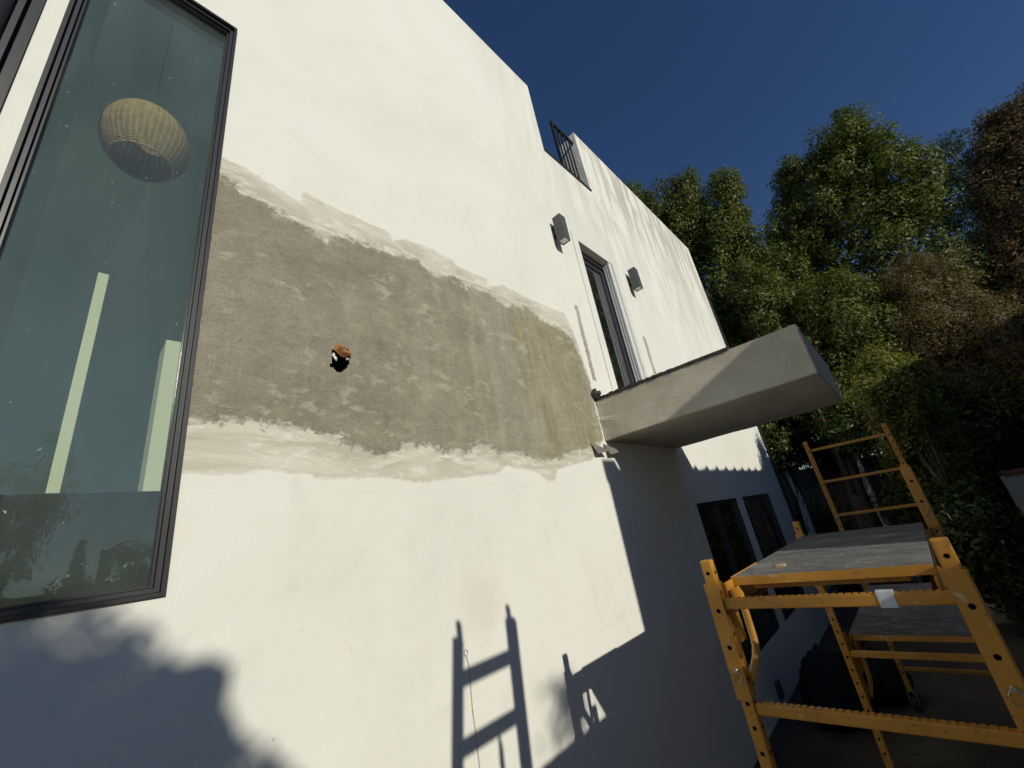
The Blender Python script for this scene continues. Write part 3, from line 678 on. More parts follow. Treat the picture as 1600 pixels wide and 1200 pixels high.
# ------------------------------------------------------------------ pendant basket lamp behind the glass
pend = empty('basket_lamp', 'woven wicker basket pendant lamp hanging behind the tall window', 'pendant lamp', (0.010, 0.50, 2.205))
def basket():
    prof = []
    for i in range(31):
        t = i / 30
        z = 0.42 * t
        rad = 0.10 + 0.098 * math.sin(math.pi * (0.10 + 0.62 * t) ) ** 0.8 if t < 0.72 else 0
        prof.append((t, z))
    def radius(z):
        u = z / 0.36
        return 0.185 * math.sqrt(max(0.0, 1 - ((u - 0.46) / 0.62) ** 2))
    bm = bmesh.new(); seg = 132; rows = 72; ribs = 22
    for j in range(rows):                       # horizontal weavers passing in front of and behind the ribs
        z = 0.012 + 0.345 * j / (rows - 1); r0 = radius(z)
        ring = []
        for k in range(seg):
            a = 2 * math.pi * k / seg
            r = r0 + 0.0032 * math.sin(a * ribs + math.pi * (j % 2))
            ring.append((r * math.cos(a), r * math.sin(a), z))
        vs = []
        for p in ring:
            v = Vector(p); nrm = Vector((p[0], p[1], 0)).normalized()
            vs.append((bm.verts.new(v + nrm * 0.0026), bm.verts.new(v + Vector((0, 0, 0.0041))), bm.verts.new(v - Vector((0, 0, 0.0041)))))
        for k in range(seg):
            a, b = vs[k], vs[(k + 1) % seg]
            bm.faces.new((a[0], b[0], b[1], a[1])); bm.faces.new((a[2], b[2], b[0], a[0]))
    return bm, radius
bmw, rad = basket()
sh = obj('shade', bmw, M_WICK, pend, smooth=True)
for k in range(22):
    a = 2 * math.pi * (k + 0.5) / 22; bm = bmesh.new()
    tube(bm, [(rad(z) * math.cos(a), rad(z) * math.sin(a), z) for z in [0.01 + 0.345 * i / 10 for i in range(11)]], 0.0038, 5)
    sub(obj('rib', bm, M_WICK), sh)
for z, nm in ((0.008, 'bottom_rim'), (0.36, 'top_rim')):
    bm = bmesh.new(); r0 = rad(min(z, 0.355))
    tube(bm, [(r0 * math.cos(2 * math.pi * k / 32), r0 * math.sin(2 * math.pi * k / 32), z) for k in range(33)], 0.006, 6, False)
    sub(obj(nm, bm, M_WICK), sh)
bm = bmesh.new(); tube(bm, [(0, 0, 0.30), (0, 0, 3.39)], 0.0018, 6); obj('cord', bm, M_GREYAL, pend)
bm = bmesh.new(); bmesh.ops.create_uvsphere(bm, u_segments=14, v_segments=8, radius=0.04, matrix=Matrix.Translation((0, 0, 0.25))); obj('bulb', bm, M_LENS, pend, True)

# ------------------------------------------------------------------ string hanging on the wall
bm = bmesh.new(); tube(bm, [(1.463, -0.006, -0.475), (1.474, -0.005, -0.525), (1.468, -0.005, -0.705), (1.472, -0.005, -0.787), (1.475, -0.005, -0.918), (1.49, -0.006, -1.35)], 0.0017, 5)
tube(bm, [(1.463 + 0.011 * math.cos(a), -0.006, -0.465 + 0.013 * math.sin(a)) for a in [2 * math.pi * k / 12 for k in range(13)]], 0.0014, 5)
bmesh.ops.create_icosphere(bm, subdivisions=1, radius=0.005, matrix=Matrix.Translation((1.468, -0.006, -0.705)))
tag(obj('string_line', bm, M_ROPE), 'thin knotted string hanging down the sunlit white wall', 'string')

# ------------------------------------------------------------------ yellow scaffold
YL, YR = -1.10, -1.84
XN, XM, XF = 1.93, 3.87, 5.95
scaf = empty('scaffold', 'yellow steel rolling scaffold with two plywood decks beside the white wall', 'scaffold', (XN, (YL + YR) / 2, GZ))
off = Vector(scaf.location)
def sp(name, bm, m=None, parent=None, kind=None):
    bmesh.ops.translate(bm, vec=-off, verts=bm.verts)
    o = obj(name, bm, m or M_YEL, parent or scaf); 
    if kind: o['kind'] = kind
    return o
def child(name, bm, par, m=None):                    # sub-part: parent sits at the scaffold origin, same offset
    bmesh.ops.translate(bm, vec=-off, verts=bm.verts)
    return obj(name, bm, m or M_YEL, par)
def disc(bm, c, nrm, r, seg=10, t=0.0008, mi=1):
    nrm = Vector(nrm).normalized(); u = nrm.orthogonal().normalized(); w = nrm.cross(u)
    vs = [bm.verts.new(Vector(c) + nrm * t + (u * math.cos(2 * math.pi * k / seg) + w * math.sin(2 * math.pi * k / seg)) * r) for k in range(seg)]
    f = bm.faces.new(vs); f.material_index = mi
PW = 0.044
def post(x, y, zt, zb=GZ + 0.16, holes=None):
    bm = bmesh.new(); box(bm, x - PW / 2, x + PW / 2, y - PW / 2, y + PW / 2, zb, zt, bevel=0.006)
    z = zt - 0.05
    while z > zb + 0.1:
        disc(bm, (x - PW / 2, y, z), (-1, 0, 0), 0.0075); disc(bm, (x, y - PW / 2, z), (0, -1, 0), 0.0075)  # black discs stand in for the shade in punched holes
        z -= 0.0762
    return sp('post', bm, [M_YEL, M_VOID])
def rung(x, z, ya=YL, yb=YR, serr=True, h=0.038, w=0.03):
    bm = bmesh.new(); box(bm, x - w / 2, x + w / 2, yb + PW / 2 + .0005, ya - PW / 2 - .0005, z - h / 2, z + h / 2, bevel=0.005)
    if serr:                                        # punched anti-slip teeth on the tread
        y = yb + 0.05
        while y < ya - 0.04:
            box(bm, x - w / 2 + .004, x + w / 2 - .004, y, y + 0.013, z + h / 2 - 0.0005, z + h / 2 + 0.0026); y += 0.0215
    return sp('rung', bm)
for x, zl, zr in ((XN, -0.206, -0.206), (XM, -0.206, 0.06), (XF, 0.532, 0.532)):
    post(x, YL, zl); post(x, YR, zr)
for k in range(5):
    rung(XN, -0.375 - 0.355 * k); 
    if k != 2: rung(XM, -0.375 - 0.355 * k, serr=False)
rung(XM, -1.078, serr=False)
for k in range(7): rung(XF, 0.42 - 0.365 * k, serr=False, h=0.03, w=0.028)
# casters
for x in (XN, XM, XF):
    for y in (YL, YR):
        bm = bmesh.new(); tube(bm, [(x, y - 0.02, GZ + 0.063), (x, y + 0.02, GZ + 0.063)], 0.062, 16)
        sp('caster', bm, M_PLASTIC)
        bm = bmesh.new(); box(bm, x - 0.02, x + 0.02, y - 0.034, y - 0.024, GZ + 0.05, GZ + 0.158); box(bm, x - 0.02, x + 0.02, y + 0.024, y + 0.034, GZ + 0.05, GZ + 0.158); box(bm, x - 0.02, x + 0.02, y - 0.034, y + 0.034, GZ + 0.1585, GZ + 0.165)
        sp('caster_fork', bm, M_STEEL)
# platform trusses: angle-iron sleeves with side rail and bent brace handle
def sleeve(x, y, z0, z1, s):
    """channel that wraps the post on the outside (s = +1 towards wall)"""
    bm = bmesh.new(); t = 0.005; w = PW / 2 + 0.003
    box(bm, x - w - t, x - w, y - w, y + w + t, z0, z1); box(bm, x + w, x + w + t, y - w, y + w + t, z0, z1)
    yo = y + s * (w + t / 2); box(bm, x - w + .0004, x + w - .0004, yo - t / 2, yo + t / 2, z0, z1)
    for z in (z1 - 0.10, z1 - 0.23): disc(bm, (x - w - t, y, z), (-1, 0, 0), 0.0085)
    o = sp('sleeve', bm, [M_YEL, M_VOID])
    bm = bmesh.new(); tube(bm, [(x - w - t - 0.014, y, z0 + 0.10), (x + w + t + 0.012, y, z0 + 0.10)], 0.007, 8)
    tube(bm, [(x - w - t - 0.012, y + 0.016 * math.sin(a), z0 + 0.10 - 0.02 + 0.02 * math.cos(a)) for a in [2 * math.pi * k / 10 for k in range(11)]], 0.002, 5, False)
    child('locking_pin', bm, o, M_STEEL)
    return o
def brace(x, y, ztop, dirx, s):
    bm = bmesh.new(); yy = y - s * 0.045
    tube(bm, [(x + dirx * 0.145, yy, ztop - 0.045), (x + dirx * 0.140, yy, ztop - 0.16), (x + dirx * 0.138, yy, ztop - 0.225), (x + dirx * 0.128, yy, ztop - 0.262), (x + dirx * 0.105, yy + s * 0.004, ztop - 0.292), (x + dirx * 0.02, yy + s * 0.02, ztop - 0.355)], 0.0145, 12)
    sp('corner_brace', bm)
    bm = bmesh.new()
    box(bm, x + dirx * 0.03 if dirx > 0 else x + dirx * 0.09, x + dirx * 0.09 if dirx > 0 else x + dirx * 0.03, y - 0.004 - s * 0.03, y - s * 0.03 + 0.004, ztop - 0.22, ztop - 0.05)
    sp('gusset', bm)
def deck(xa, xb, z, name='plywood_deck'):
    bm = bmesh.new(); y0, y1 = YR + 0.045, YL - 0.035
    box(bm, xa, xb, y0, y1, z - 0.018, z, bevel=0.0015)
    d = sp(name, bm, M_DECK)
    bm = bmesh.new(); box(bm, xa - 0.004, xa - 0.0005, y0, y1, z - 0.030, z + 0.003); box(bm, xa, xa + 0.022, y0, y1, z - 0.024, z - 0.0185); child('edge_angle', bm, d)
    bm = bmesh.new(); box(bm, xa, xa + 0.42, y1 + 0.0005, y1 + 0.004, z - 0.03, z + 0.003); box(bm, xa + 0.4205, xb, y1 + 0.0005, y1 + 0.004, z - 0.03, z - 0.003); child('edge_angle', bm, d)
    return d
d1 = deck(2.06, 3.74, -0.30)
d2 = deck(4.00, 5.82, -1.00)
for y, s in ((YL, 1), (YR, -1)):
    for xa, xb, z in ((XN, XM, -0.30), (XM + 0.06, XF, -1.00)):
        bm = bmesh.new(); yy = y - s * 0.052
        box(bm, xa + 0.027, xb - 0.027, yy - 0.004, yy + 0.004, z - 0.095, z - 0.031)
        box(bm, xa + 0.027, xa + 0.125, yy - 0.004 + s * 0.018, yy + 0.004 + s * 0.018, z - 0.085, z - 0.004)
        box(bm, xa + 0.035, xb - 0.035, min(yy, yy - s * 0.028), max(yy, yy - s * 0.028), z - 0.1005, z - 0.0955)
        sp('side_rail', bm)
    sleeve(XN, y, -0.70, -0.295, s)
    if s > 0: brace(XN, y, -0.30, 1, s)
    sleeve(XM, y, -0.66 if s > 0 else -0.35, -0.295 if s > 0 else 0.045, s); brace(XM, y, -0.30, -1, s)
    sleeve(XM + 0.062, y, -1.36, -0.97, s); brace(XM + 0.062, y, -1.00, 1, s); sleeve(XF, y, -1.36, -0.97, s)
bm = bmesh.new(); box(bm, 2.10, 2.128, YR + 0.12, YL - 0.10, -0.374 + 0.02, -0.331, bevel=0.004); sp('cross_bearer', bm)
bm = bmesh.new(); box(bm, 2.9, 2.93, YR + 0.06, YL - 0.06, -0.36, -0.319); sp('cross_bearer', bm)
bm = bmesh.new(); box(bm, 4.9, 4.93, YR + 0.06, YL - 0.06, -1.06, -1.019); sp('cross_bearer', bm)
# paper tape round the top rung
bm = bmesh.new(); box(bm, XN - 0.0175, XN + 0.0175, -1.672, -1.625, -0.3985, -0.3485, bevel=0.002)
tag(obj('paper_tape', bm, M_TAPE), 'white paper tape wrapped round the top rung of the yellow scaffold', 'tape')
# wood scrap on the deck
bm = bmesh.new(); box(bm, 2.27, 2.33, -1.30, -1.265, -0.2995, -0.294)
tag(obj('cardboard_scrap', bm, simple('scrap', (0.45, 0.33, 0.17), 0.9, var=0.2)), 'small tan scrap lying on the upper plywood deck', 'scrap')
# bent hook wire on the far right of the deck
bm = bmesh.new(); tube(bm, [(3.80, -1.872, -0.33), (3.78, -1.885, -0.27), (3.74, -1.905, -0.25), (3.70, -1.925, -0.27), (3.69, -1.93, -0.31)], 0.004, 6); sp('wire_hook', bm, M_STEEL)

M_SACK = simple('sack_plastic', (0.007, 0.010, 0.016), 0.75, 0.0, 0.2, var=0.3, scale=6)
# dark sacks beside the wall
for q, (sx_, sy_, sw, sh_, lab) in enumerate(((5.55, -0.55, 0.34, 0.62, 'taller dark rubbish sack standing in shade by the wall under the scaffold'), (6.25, -0.75, 0.40, 0.46, 'lower dark slumped sack behind the taller one under the scaffold'))):
    r3 = random.Random(50 + q); bm = bmesh.new()
    bmesh.ops.create_icosphere(bm, subdivisions=4, radius=1.0)
    for v in bm.verts:
        d_ = v.co.normalized(); a = math.atan2(d_.y, d_.x)
        k_ = 1 + 0.07 * math.sin(a * 3 + q) + 0.05 * math.sin(a * 7 + d_.z * 6) + 0.03 * math.sin(d_.x * 13 + d_.z * 17)
        zz = max(-0.55, d_.z * k_)
        v.co = Vector((d_.x * k_ * sw, d_.y * k_ * sw * 0.85, (zz + 0.55) / 1.6 * sh_))
    st = tag(obj('rubbish_sack', bm, M_SACK, None, True), lab, 'sack', 'dark sacks under the scaffold'); st.location = (sx_, sy_, GZ)

# ------------------------------------------------------------------ neighbour's house and garden walls (they cast the long shadows)
NY = -4.5
nh = empty('neighbour_house', 'low neighbouring house with clay tile eave facing the white wall', 'house', (2.1, NY, GZ))
def nb(name, bm, m): bmesh.ops.translate(bm, vec=-Vector(nh.location), verts=bm.verts); return obj(name, bm, m, nh)
ZE = 0.50 + 0.43 * 4.5
nb('wall', bx(2.05, 12.6, -9.5, NY - 0.02, GZ, ZE - 0.14), M_GREYWALL)
rb = bmesh.new(); box(rb, 2.03, 12.65, -9.6, NY - 0.01, ZE - 0.139, ZE - 0.09); roof = nb('roof', rb, M_TILE)
bm = bmesh.new()
v = [bm.verts.new(p) for p in ((2.03, NY - 0.02, ZE - 0.09), (12.65, NY - 0.02, ZE - 0.09), (12.65, -7.0, ZE + 0.2), (2.03, -7.0, ZE + 0.2))]
bm.faces.new(v); nb('roof_slope', bm, M_TILE)
nb('end_block', bx(2.03, 2.24, NY - 0.40, NY, ZE - 0.0895, ZE + 0.03), M_TILE)  # unseen block added to shape the left edge of the cast shadow
tile_me = None
k = 0; x = 2.26
while x < 12.6:
    bm = bmesh.new()
    A, B = [], []; prof = [(0.195, 0.0), (0.190, 0.095), (0.155, 0.105), (0.08, 0.062), (-0.06, 0.045), (-0.195, 0.04), (-0.2, 0.0)]; n = len(prof)
    for i in range(n):
        px, pz = prof[i][0], prof[i][1] * 0.85 + 0.004
        A.append(bm.verts.new((px, 0.0, pz))); B.append(bm.verts.new((px * 0.98, -0.5, pz + 0.055)))
    for i in range(n - 1): bm.faces.new((A[i], A[i + 1], B[i + 1], B[i]))
    bm.faces.new(A)
    if tile_me is None:
        o = obj('roof_tile', bm, M_TILE); tile_me = o.data
    else:
        bm.free(); o = bpy.data.objects.new('roof_tile', tile_me); C.objects.link(o)
    o.parent = roof; o.location = Vector((x + 0.17, NY + 0.0, ZE - 0.085)) - Vector(nh.location)
    x += 0.40; k += 1
def garden_wall(x0, x1, y0, y1, zt, label, along='x'):
    r = empty('garden_wall', label, 'wall', ((x0 + x1) / 2, (y0 + y1) / 2, GZ)); o = Vector(r.location)
    bm = bx(x0, x1, y0, y1, GZ, zt - 0.075); bmesh.ops.translate(bm, vec=-o, verts=bm.verts); obj('wall', bm, M_GARDEN, r)
    Lx = x1 - x0 if along == 'x' else y1 - y0; nt = max(1, int(Lx / 0.33)); s = Lx / nt; me = None
    for k in range(nt):
        if me is None:
            bm = bmesh.new()
            if along == 'x': box(bm, 0.002, s - 0.004, -0.06, (y1 - y0) + 0.06, 0, 0.075, bevel=0.012)
            else: box(bm, -0.06, (x1 - x0) + 0.06, 0.002, s - 0.004, 0, 0.075, bevel=0.012)
            t = obj('cap_tile', bm, M_TILE); me = t.data
        else: t = bpy.data.objects.new('cap_tile', me); C.objects.link(t)
        t.parent = r; t.location = Vector((x0 + (k * s if along == 'x' else 0), y0 + (k * s if along == 'y' else 0), zt - 0.0745)) - o
    return r
garden_wall(-1.0, 2.9, -3.2, -3.0, 0.19, 'low white garden wall with tile cap behind the ladder')
garden_wall(10.0, 10.25, -4.3, -2.85, -0.21, 'white garden wall with brown tile cap at the right edge', 'y')

garden_wall(3.2, 7.0, -3.35, -3.15, 0.05, 'unseen low wall added to cut skylight on the lower white wall')  # added out of view to darken the wall behind the scaffold
# ladder leaning on the garden wall, its shadow falls on the white wall
lad = empty('ladder', 'aluminium ladder leaning on the low garden wall', 'ladder', (1.0, -2.6, GZ))
lo = Vector(lad.location)
LY = -2.6; tilt = 0.0
def lpt(sx, z): return Vector((sx, LY, z))
xl, xr, zt = 1.428 - 0.25 * 2.6, 1.80 - 0.25 * 2.6, -0.40 + 0.43 * 2.6
SL = (0.15, 0.05)
for s, x in enumerate((xl, xr)):
    bm = bmesh.new(); bar(bm, lpt(x + SL[s] * (GZ - zt), GZ), lpt(x, zt), 0.070 if s else 0.050, 0.07, up=(0, 1, 0), bevel=0.004)
    bmesh.ops.translate(bm, vec=-lo, verts=bm.verts); obj('stile', bm, M_ALU, lad)
    bm = bmesh.new(); bar(bm, lpt(x + (0.012 if s == 0 else -0.01), zt + 0.001), lpt(x + (0.012 if s == 0 else -0.01), zt + 0.07), 0.022, 0.05, up=(0, 1, 0)); bmesh.ops.translate(bm, vec=-lo, verts=bm.verts); obj('end_cap', bm, M_PLASTIC, lad)
z = zt - 0.165
while z > GZ + 0.1:
    bm = bmesh.new(); bar(bm, lpt(xl + SL[0] * (z - zt) + 0.026, z), lpt(xr + SL[1] * (z - zt) - 0.036, z), 0.05, 0.056, bevel=0.006); bmesh.ops.translate(bm, vec=-lo, verts=bm.verts); obj('rung', bm, M_ALU, lad); z -= 0.255

bm = bmesh.new(); zs = zt - 0.165 - 0.255 - 0.03; xs_ = (xl + xr) / 2
tube(bm, [(xs_, LY, zs), (xs_ + 0.004, LY, zs - 0.05), (xs_, LY, zs - 0.10), (xs_ + 0.003, LY, zs - 0.45)], [0.006, 0.014, 0.016, 0.005], 8); bmesh.ops.translate(bm, vec=-lo, verts=bm.verts); obj('strap', bm, M_ROPE, lad)

# ------------------------------------------------------------------ broken stone kerb
bm = bmesh.new(); y = -4.0
while y < -1.9:
    w = rr.uniform(0.25, 0.5); box(bm, 9.0 + rr.uniform(-.08, .08), 9.45, y, y + w - 0.02, GZ, GZ + rr.uniform(0.10, 0.2), bevel=0.03); y += w
for v in bm.verts: v.co += Vector((rr.uniform(-1, 1), rr.uniform(-1, 1), rr.uniform(-1, 1))) * 0.012
tag(obj('stone_kerb', bm, M_STONE), 'pale broken stone kerb on the ground below the garden wall', 'kerb')
bw = empty('back_wall', 'dim grey rendered wall behind the shrubs beyond the house corner', 'wall', (15.2, 0, GZ))
bm = bx(15.0, 15.4, -9, 6, GZ, 0.6); bmesh.ops.translate(bm, vec=-Vector(bw.location), verts=bm.verts); obj('wall', bm, M_GREYWALL, bw)

# ------------------------------------------------------------------ trees
def leaves_mesh(cent, nrm, size, aspect=0.45, droop=0.35, seed=0):
    r = np.random.default_rng(seed); n = len(cent)
    nz = nrm + r.normal(0, 0.55, (n, 3)); nz /= np.linalg.norm(nz, axis=1, keepdims=True) + 1e-9
    d = r.normal(0, 1, (n, 3)); d[:, 2] -= droop; d -= nz * (d * nz).sum(1, keepdims=True); d /= np.linalg.norm(d, axis=1, keepdims=True) + 1e-9
    s = np.cross(nz, d); L = (size * r.uniform(0.65, 1.35, n))[:, None]
    a = cent - d * L * 0.5; b = cent + s * L * aspect * 0.5 - nz * L * 0.06; c = cent + d * L * 0.5; e = cent - s * L * aspect * 0.5 - nz * L * 0.06
    V = np.stack([a, b, c, e], 1).reshape(-1, 3); F = np.arange(4 * n)
    return V, F
def unit(n, r):
    v = r.normal(0, 1, (n, 3)); return v / np.linalg.norm(v, axis=1, keepdims=True)
def tree(name, label, cat, base, blobs, mat_, size=0.085, clump=0.42, per=520, density=1.0, bark=None, trunk_r=0.16, seed=0, group=None, aspect=0.45, droop=0.35, stretch=1.0, core=True, limbs=True):
    """blobs: (x, y, z, rx, ry, rz) world ellipsoids forming the crown"""
    r = np.random.default_rng(seed)
    t = empty(name, label, cat, base, group); o = np.array(base)
    CE, NO, SZ = [], [], []
    tips = []
    for (bx_, by, bz, rx, ry, rz) in blobs:
        area = 4 * math.pi * ((rx * ry) ** 1.6 / 3 + (rx * rz) ** 1.6 / 3 + (ry * rz) ** 1.6 / 3) ** (1 / 1.6)
        nc = max(4, int(area / (clump * clump * 1.9) * density))
        u = unit(nc, r); rad = r.uniform(0.66, 1.06, (nc, 1))
        cc = np.array([bx_, by, bz]) + u * rad * np.array([rx, ry, rz])
        for c, uu in zip(cc, u):
            k = int(per * r.uniform(0.5, 1.3)); cr = clump * r.uniform(0.6, 1.25)
            w = unit(k, r); rr_ = cr * r.uniform(0.25, 1.0, (k, 1)) ** 0.5
            p = c + w * rr_ * np.array([1, 1, stretch]) + r.normal(0, 0.04, (k, 3))
            CE.append(p); NO.append(w * 0.7 + uu * 0.6 + np.array([0, 0, 0.45])); SZ.append(np.full(k, size))
            if r.random() < 0.25: tips.append(c)
        if core:
            k = int(area * 26); w = unit(k, r)
            CE.append(np.array([bx_, by, bz]) + w * r.uniform(0.45, 0.78, (k, 1)) * np.array([rx, ry, rz])); NO.append(w); SZ.append(np.full(k, 0.24))
    CE = np.concatenate(CE); NO = np.concatenate(NO); SZ = np.concatenate(SZ)
    ok = CE[:, 2] > GZ + 0.02; CE, NO, SZ = CE[ok], NO[ok], SZ[ok]
    V, F = leaves_mesh(CE, NO, SZ, aspect, droop, seed + 1)
    np_mesh('crown', V - o, F, 4, mat_, t)
    bm = bmesh.new(); top = np.array(blobs[0][:3]) - o
    pts = [Vector((0, 0, -0.05)), Vector(top * 0.3 + r.normal(0, 0.06, 3) * [1, 1, 0]), Vector(top * 0.65 + r.normal(0, 0.1, 3) * [1, 1, 0]), Vector(top)]
    tube(bm, pts, [trunk_r * 1.2, trunk_r, trunk_r * 0.7, trunk_r * 0.25], 10)
    obj('trunk', bm, bark or M_BARK, t)
    if limbs:
        for tip in tips[:10]:
            bm = bmesh.new(); f = r.uniform(0.3, 0.7); a = top * f; b = tip - o
            m_ = (a + b) / 2 + np.array([0, 0, 0.15])
            tube(bm, [Vector(a), Vector(m_), Vector(b)], [trunk_r * 0.4, trunk_r * 0.25, trunk_r * 0.08], 6); obj('limb', bm, bark or M_BARK, t)
    return t
G1 = 'tall ficus trees behind the house'
tree('ficus_tree', 'tall dense green ficus rising just behind the far corner of the house', 'tree', (12.3, 0.4, GZ),
     [(12.3, 0.3, 5.8, 1.2, 1.7, 2.5), (12.2, 1.75, 9.5, 0.9, 0.7, 1.7), (12.1, 0.55, 8.4, 0.9, 0.6, 1.7), (12.1, 0.0, 9.0, 0.6, 0.4, 1.2), (12.2, -0.55, 7.2, 0.8, 0.55, 1.2), (12.2, -0.95, 8.4, 0.6, 0.38, 0.9), (12.4, -0.2, 3.4, 1.2, 1.7, 2.0), (12.5, -1.1, 4.9, 0.8, 0.8, 1.5), (12.3, 2.4, 6.5, 1.2, 1.2, 3.0)],
     M_FICUS, 0.09, 0.30, 200, 0.95, seed=1, stretch=1.15)
tree('ficus_tree', 'broad green ficus, the tallest crown in the middle of the tree row', 'tree', (13.4, -3.4, GZ),
     [(13.4, -3.0, 4.9, 1.3, 1.6, 2.5), (13.3, -1.85, 6.6, 0.8, 0.6, 1.1), (13.3, -2.65, 7.6, 0.9, 0.75, 1.3), (13.3, -3.6, 8.0, 0.9, 0.75, 1.2), (13.3, -4.1, 8.5, 0.6, 0.4, 0.9), (13.3, -4.35, 6.7, 0.9, 0.65, 1.5), (13.2, -2.2, 2.9, 1.3, 1.5, 1.9), (12.9, -1.5, 5.2, 0.7, 0.6, 1.2)],
     M_FICUS, 0.09, 0.30, 200, 0.95, seed=2, stretch=1.15)
tree('ficus_tree', 'lower green ficus crown filling the gap above the slab', 'tree', (11.2, -0.9, GZ),
     [(11.2, -0.9, 2.5, 0.9, 1.0, 1.4), (11.3, -1.9, 3.4, 0.9, 0.8, 1.1), (11.3, 0.3, 2.2, 0.9, 0.9, 1.6), (11.4, -0.7, 4.2, 0.8, 0.8, 1.0)], M_FICUS, 0.08, 0.27, 210, 1.0, seed=3, stretch=1.2)
tree('feathery_tree', 'loose blue green tree seen between the ficus and the brown tree', 'tree', (17.0, -6.3, GZ),
     [(17, -6.35, 8.0, 0.9, 0.7, 1.3), (17, -5.9, 6.2, 1.0, 0.9, 1.2), (17, -6.8, 6.4, 0.9, 0.7, 1.2)], M_BLUE, 0.15, 0.36, 120, 0.75, seed=4, aspect=0.22, droop=1.2, core=False)
tree('brown_tree', 'tall reddish brown foliage tree at the right edge', 'tree', (13.6, -6.2, GZ),
     [(13.6, -5.85, 5.0, 0.9, 0.75, 1.9), (13.6, -6.2, 6.4, 0.6, 0.4, 1.1), (13.6, -6.8, 5.2, 0.9, 0.9, 2.4), (13.4, -5.1, 3.4, 0.8, 0.8, 1.5), (13.6, -6.6, 2.2, 1.2, 1.3, 2.0)], M_BROWN, 0.08, 0.26, 220, 1.0, seed=5, aspect=0.38, stretch=1.3)
tree('olive_tree', 'dull olive brown fine leaved tree in front of the green ficus', 'tree', (12.4, -2.5, GZ),
     [(11.6, -3.4, 3.0, 0.8, 0.7, 1.25), (11.6, -2.8, 2.2, 0.7, 0.7, 1.0), (11.5, -3.9, 1.7, 0.8, 0.7, 1.2), (11.5, -3.2, 1.2, 0.9, 0.9, 1.0)], M_OLIVE, 0.06, 0.24, 240, 1.0, seed=6, aspect=0.3, trunk_r=0.07, limbs=False)
tree('dense_tree', 'dark shaded green tree crowding behind the white garden wall', 'tree', (14.6, -5.0, GZ),
     [(14.6, -5.2, 2.4, 1.3, 1.7, 2.2), (14.6, -6.6, 1.6, 1.2, 1.2, 2.2)], M_DARK, 0.10, 0.36, 220, 1.0, seed=8)
tree('leafy_shrub', 'yellow green leafy shrub just beyond the end of the slab', 'shrub', (8.9, -2.2, GZ),
     [(8.75, -2.15, 1.45, 0.42, 0.36, 0.62), (9.1, -2.1, 0.5, 0.55, 0.5, 0.7), (8.5, -1.95, 1.1, 0.35, 0.3, 0.5)], M_BRIGHT, 0.06, 0.19, 200, 1.0, seed=7, trunk_r=0.04)
k = 0
HB = [(8.55, -2.15, -0.95, 0.42, 0.42, 0.85, 'dark leafy shrub in front of the right end of the stone kerb'),
      (11.3, -2.3, -0.3, 0.8, 0.7, 1.1, 'dark shaded shrub left of the white garden wall'), (10.8, -1.9, -0.7, 0.6, 0.6, 1.0, 'dark low shrub behind the far end of the scaffold'),
      (12.6, -4.2, 0.5, 0.8, 0.9, 1.6, 'dark shrub crowding above the white garden wall'), (9.6, -2.35, -1.45, 0.35, 0.42, 0.6, 'low dark bush spreading behind the stone kerb'),
      (11.0, -3.4, 0.5, 0.5, 0.7, 0.9, 'dark bush directly behind the brown wall cap'),
      (10.4, 0.9, -0.1, 0.4, 0.5, 1.3, 'thin dark leafy shrub beside the downpipe'), (11.9, 0.3, -1.3, 0.7, 0.9, 0.8, 'low dark hedge bush beyond the house corner'), (12.2, -1.3, -1.5, 0.7, 1.0, 0.7, 'low dark bush in front of the grey wall'),
      (10.7, -2.75, 0.5, 0.5, 0.5, 1.0, 'dark narrow shrub between the scaffold frame and the wall cap'), (13.2, 1.3, 1.2, 0.8, 1.1, 1.3, 'dark shrub rising above the dim grey wall'), (13.4, -0.6, 1.3, 0.8, 1.1, 1.1, 'dark bush overhanging the dim grey wall')]
for (x, y, z, a, b, c, lab) in HB:
    tree('shrub', lab, 'shrub', (x, y, GZ), [(x, y, z, a, b, c)], M_DARK, 0.075, 0.25, 210, 1.0, seed=20 + k, trunk_r=0.05, group='shaded shrubs by the garden wall'); k += 1
tree('slim_tree', 'slim tree with dappled white trunk seen through the far scaffold frame', 'tree', (11.0, -1.30, GZ),
     [(10.9, -1.25, 0.9, 0.4, 0.45, 0.45)], M_DARK, 0.07, 0.24, 200, 1.0, seed=31, bark=M_WBARK, trunk_r=0.075, limbs=False)
tree('slim_tree', 'slim pale trunked tree standing close to the downpipe', 'tree', (11.0, 0.12, GZ),
     [(11.0, 0.15, 0.9, 0.4, 0.4, 0.5)], M_DARK, 0.07, 0.24, 200, 1.0, seed=32, bark=M_WBARK, trunk_r=0.08, limbs=False)
# dry grass clump
r = np.random.default_rng(5); n = 2600
bp = np.array([12.4, -0.75, -0.55]) + r.normal(0, 1, (n, 3)) * np.array([0.25, 0.45, 0.22]); dd = r.normal(0, 0.5, (n, 3)) + np.array([0, -0.3, 0.8]); dd /= np.linalg.norm(dd, axis=1, keepdims=True)
sd_ = np.cross(dd, r.normal(0, 1, (n, 3))); sd_ /= np.linalg.norm(sd_, axis=1, keepdims=True)
V = np.stack([bp - sd_ * 0.006, bp + sd_ * 0.006, bp + dd * 0.3], 1).reshape(-1, 3)
gt = empty('dry_grass', 'fuzzy dry brown grass clump against the dim grey wall', 'grass', (12.4, -0.75, GZ))
np_mesh('blades', V - np.array(gt.location), np.arange(3 * n), 3, simple('dry_straw', (0.30, 0.20, 0.12), 0.9, var=0.2), gt)
bm = bmesh.new(); box(bm, -0.4, 0.4, -0.6, 0.6, 0, 1.42, bevel=0.1); obj('planter', bm, M_GREYWALL, gt)

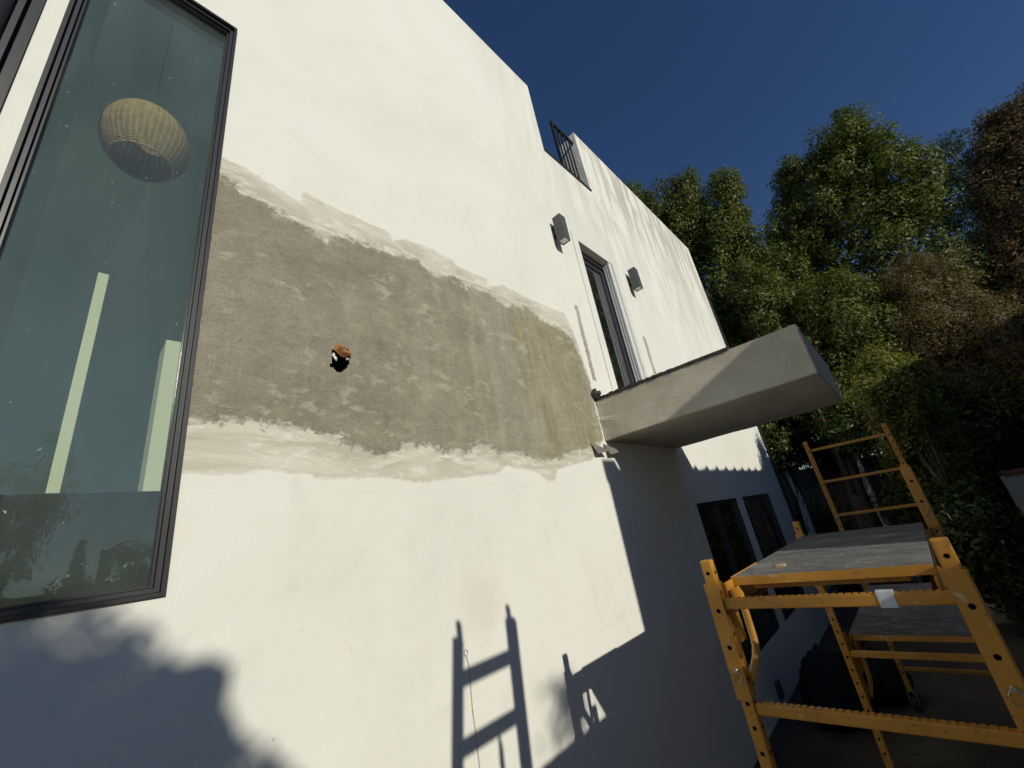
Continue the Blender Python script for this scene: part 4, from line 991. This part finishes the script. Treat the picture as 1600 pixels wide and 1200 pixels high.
# vegetation behind the camera: reflected in the glass and casting soft shadows
tb = empty('shadow_bush', 'unseen leafy mass added behind the camera to cast the lower left shadow', 'bush', (-2.1, -7.0, GZ))  # made-up caster, outline shaped to give the rounded shadow on the wall
r = np.random.default_rng(41); ce, no = [], []
for (sx, sz, rad_, n) in ((-0.35, -0.65, 0.83, 26000), (0.395, -0.275, 0.075, 900), (0.285, -0.88, 0.49, 11000), (0.40, -0.43, 0.10, 1200), (0.30, -0.35, 0.16, 2500), (-0.2, -1.9, 1.2, 26000), (-0.3, -3.3, 1.4, 16000)):
    w = unit(n, r); q = r.uniform(0.55, 1.0, (n, 1)); ce.append(np.array([sx - 1.75, -7.0, sz + 3.01]) + w * q * rad_ * np.array([1, 0.8, 1])); no.append(w)
ce = np.concatenate(ce); no = np.concatenate(no); ok = ce[:, 2] > GZ + 0.02
V, F = leaves_mesh(ce[ok], no[ok], np.full(ok.sum(), 0.06), 0.5, 0.3, 42)
np_mesh('crown', V - np.array(tb.location), F, 4, M_DARK, tb)
bm = bmesh.new(); tube(bm, [(0, 0, 0), (0, 0, 2.2)], 0.12, 8); obj('trunk', bm, M_BARK, tb)
tree('willow_tree', 'loose willow like tree reflected in the tall window', 'tree', (-0.9, -10.0, GZ),
     [(-0.60, -10, 2.1, 0.75, 0.6, 0.75), (-0.36, -10, 3.15, 0.14, 0.2, 0.30), (-0.20, -10, 2.75, 0.18, 0.25, 0.30), (-1.0, -10, 1.3, 0.9, 0.7, 0.9)], M_DARK, 0.15, 0.18, 34, 0.75, seed=42, aspect=0.20, droop=1.3, core=False, trunk_r=0.07)
tree('cypress_tree', 'slim dark cypress reflected low in the tall window', 'tree', (0.85, -26.0, GZ), [(0.85, -26, 0.6, 0.30, 0.30, 1.5), (0.85, -26, 1.9, 0.15, 0.15, 0.8), (0.85, -26, 2.7, 0.05, 0.05, 0.5)], M_DARK, 0.10, 0.13, 150, 1.3, seed=43)
tree('palm_like_tree', 'round headed dark tree reflected beside the window jamb', 'tree', (2.6, -26.0, GZ), [(2.6, -26, 2.2, 0.7, 0.7, 0.7)], M_DARK, 0.35, 0.4, 60, 0.8, seed=44, aspect=0.12, droop=1.0, core=False)
for i, w in enumerate(('low', 'tall', 'middling', 'squat', 'taller', 'rounded', 'lopsided', 'sparse', 'bulky')):
    x = -7 + i * 1.9
    tree('hedge_bush', w + ' dark hedge bush far behind the camera, number %s from the left' % ('one', 'two', 'three', 'four', 'five', 'six', 'seven', 'eight', 'nine')[i], 'bush', (x, -20 - (i % 3), GZ), [(x, -20 - (i % 3), -0.5, 1.2, 0.8, 1.5 + 0.25 * ((i * 7) % 3))], M_DARK, 0.22, 0.5, 90, 0.9, seed=60 + i, group='hedge bushes behind the camera', limbs=False)

dh = empty('distant_house', 'distant house with a square chimney reflected low in the tall window', 'house', (3.0, -29.5, GZ))
for nm, b_, m_ in (('wall', (1.0, 5.0, -31, -28, GZ, 0.9), M_GREYWALL), ('roof', (0.8, 5.2, -31.2, -27.8, 0.905, 1.25), M_TILE), ('chimney', (1.72, 2.22, -29.6, -29.1, 1.255, 3.0), M_GREYWALL)):
    bm = bx(*b_, bevel=0.02); bmesh.ops.translate(bm, vec=-Vector(dh.location), verts=bm.verts); obj(nm, bm, m_, dh)
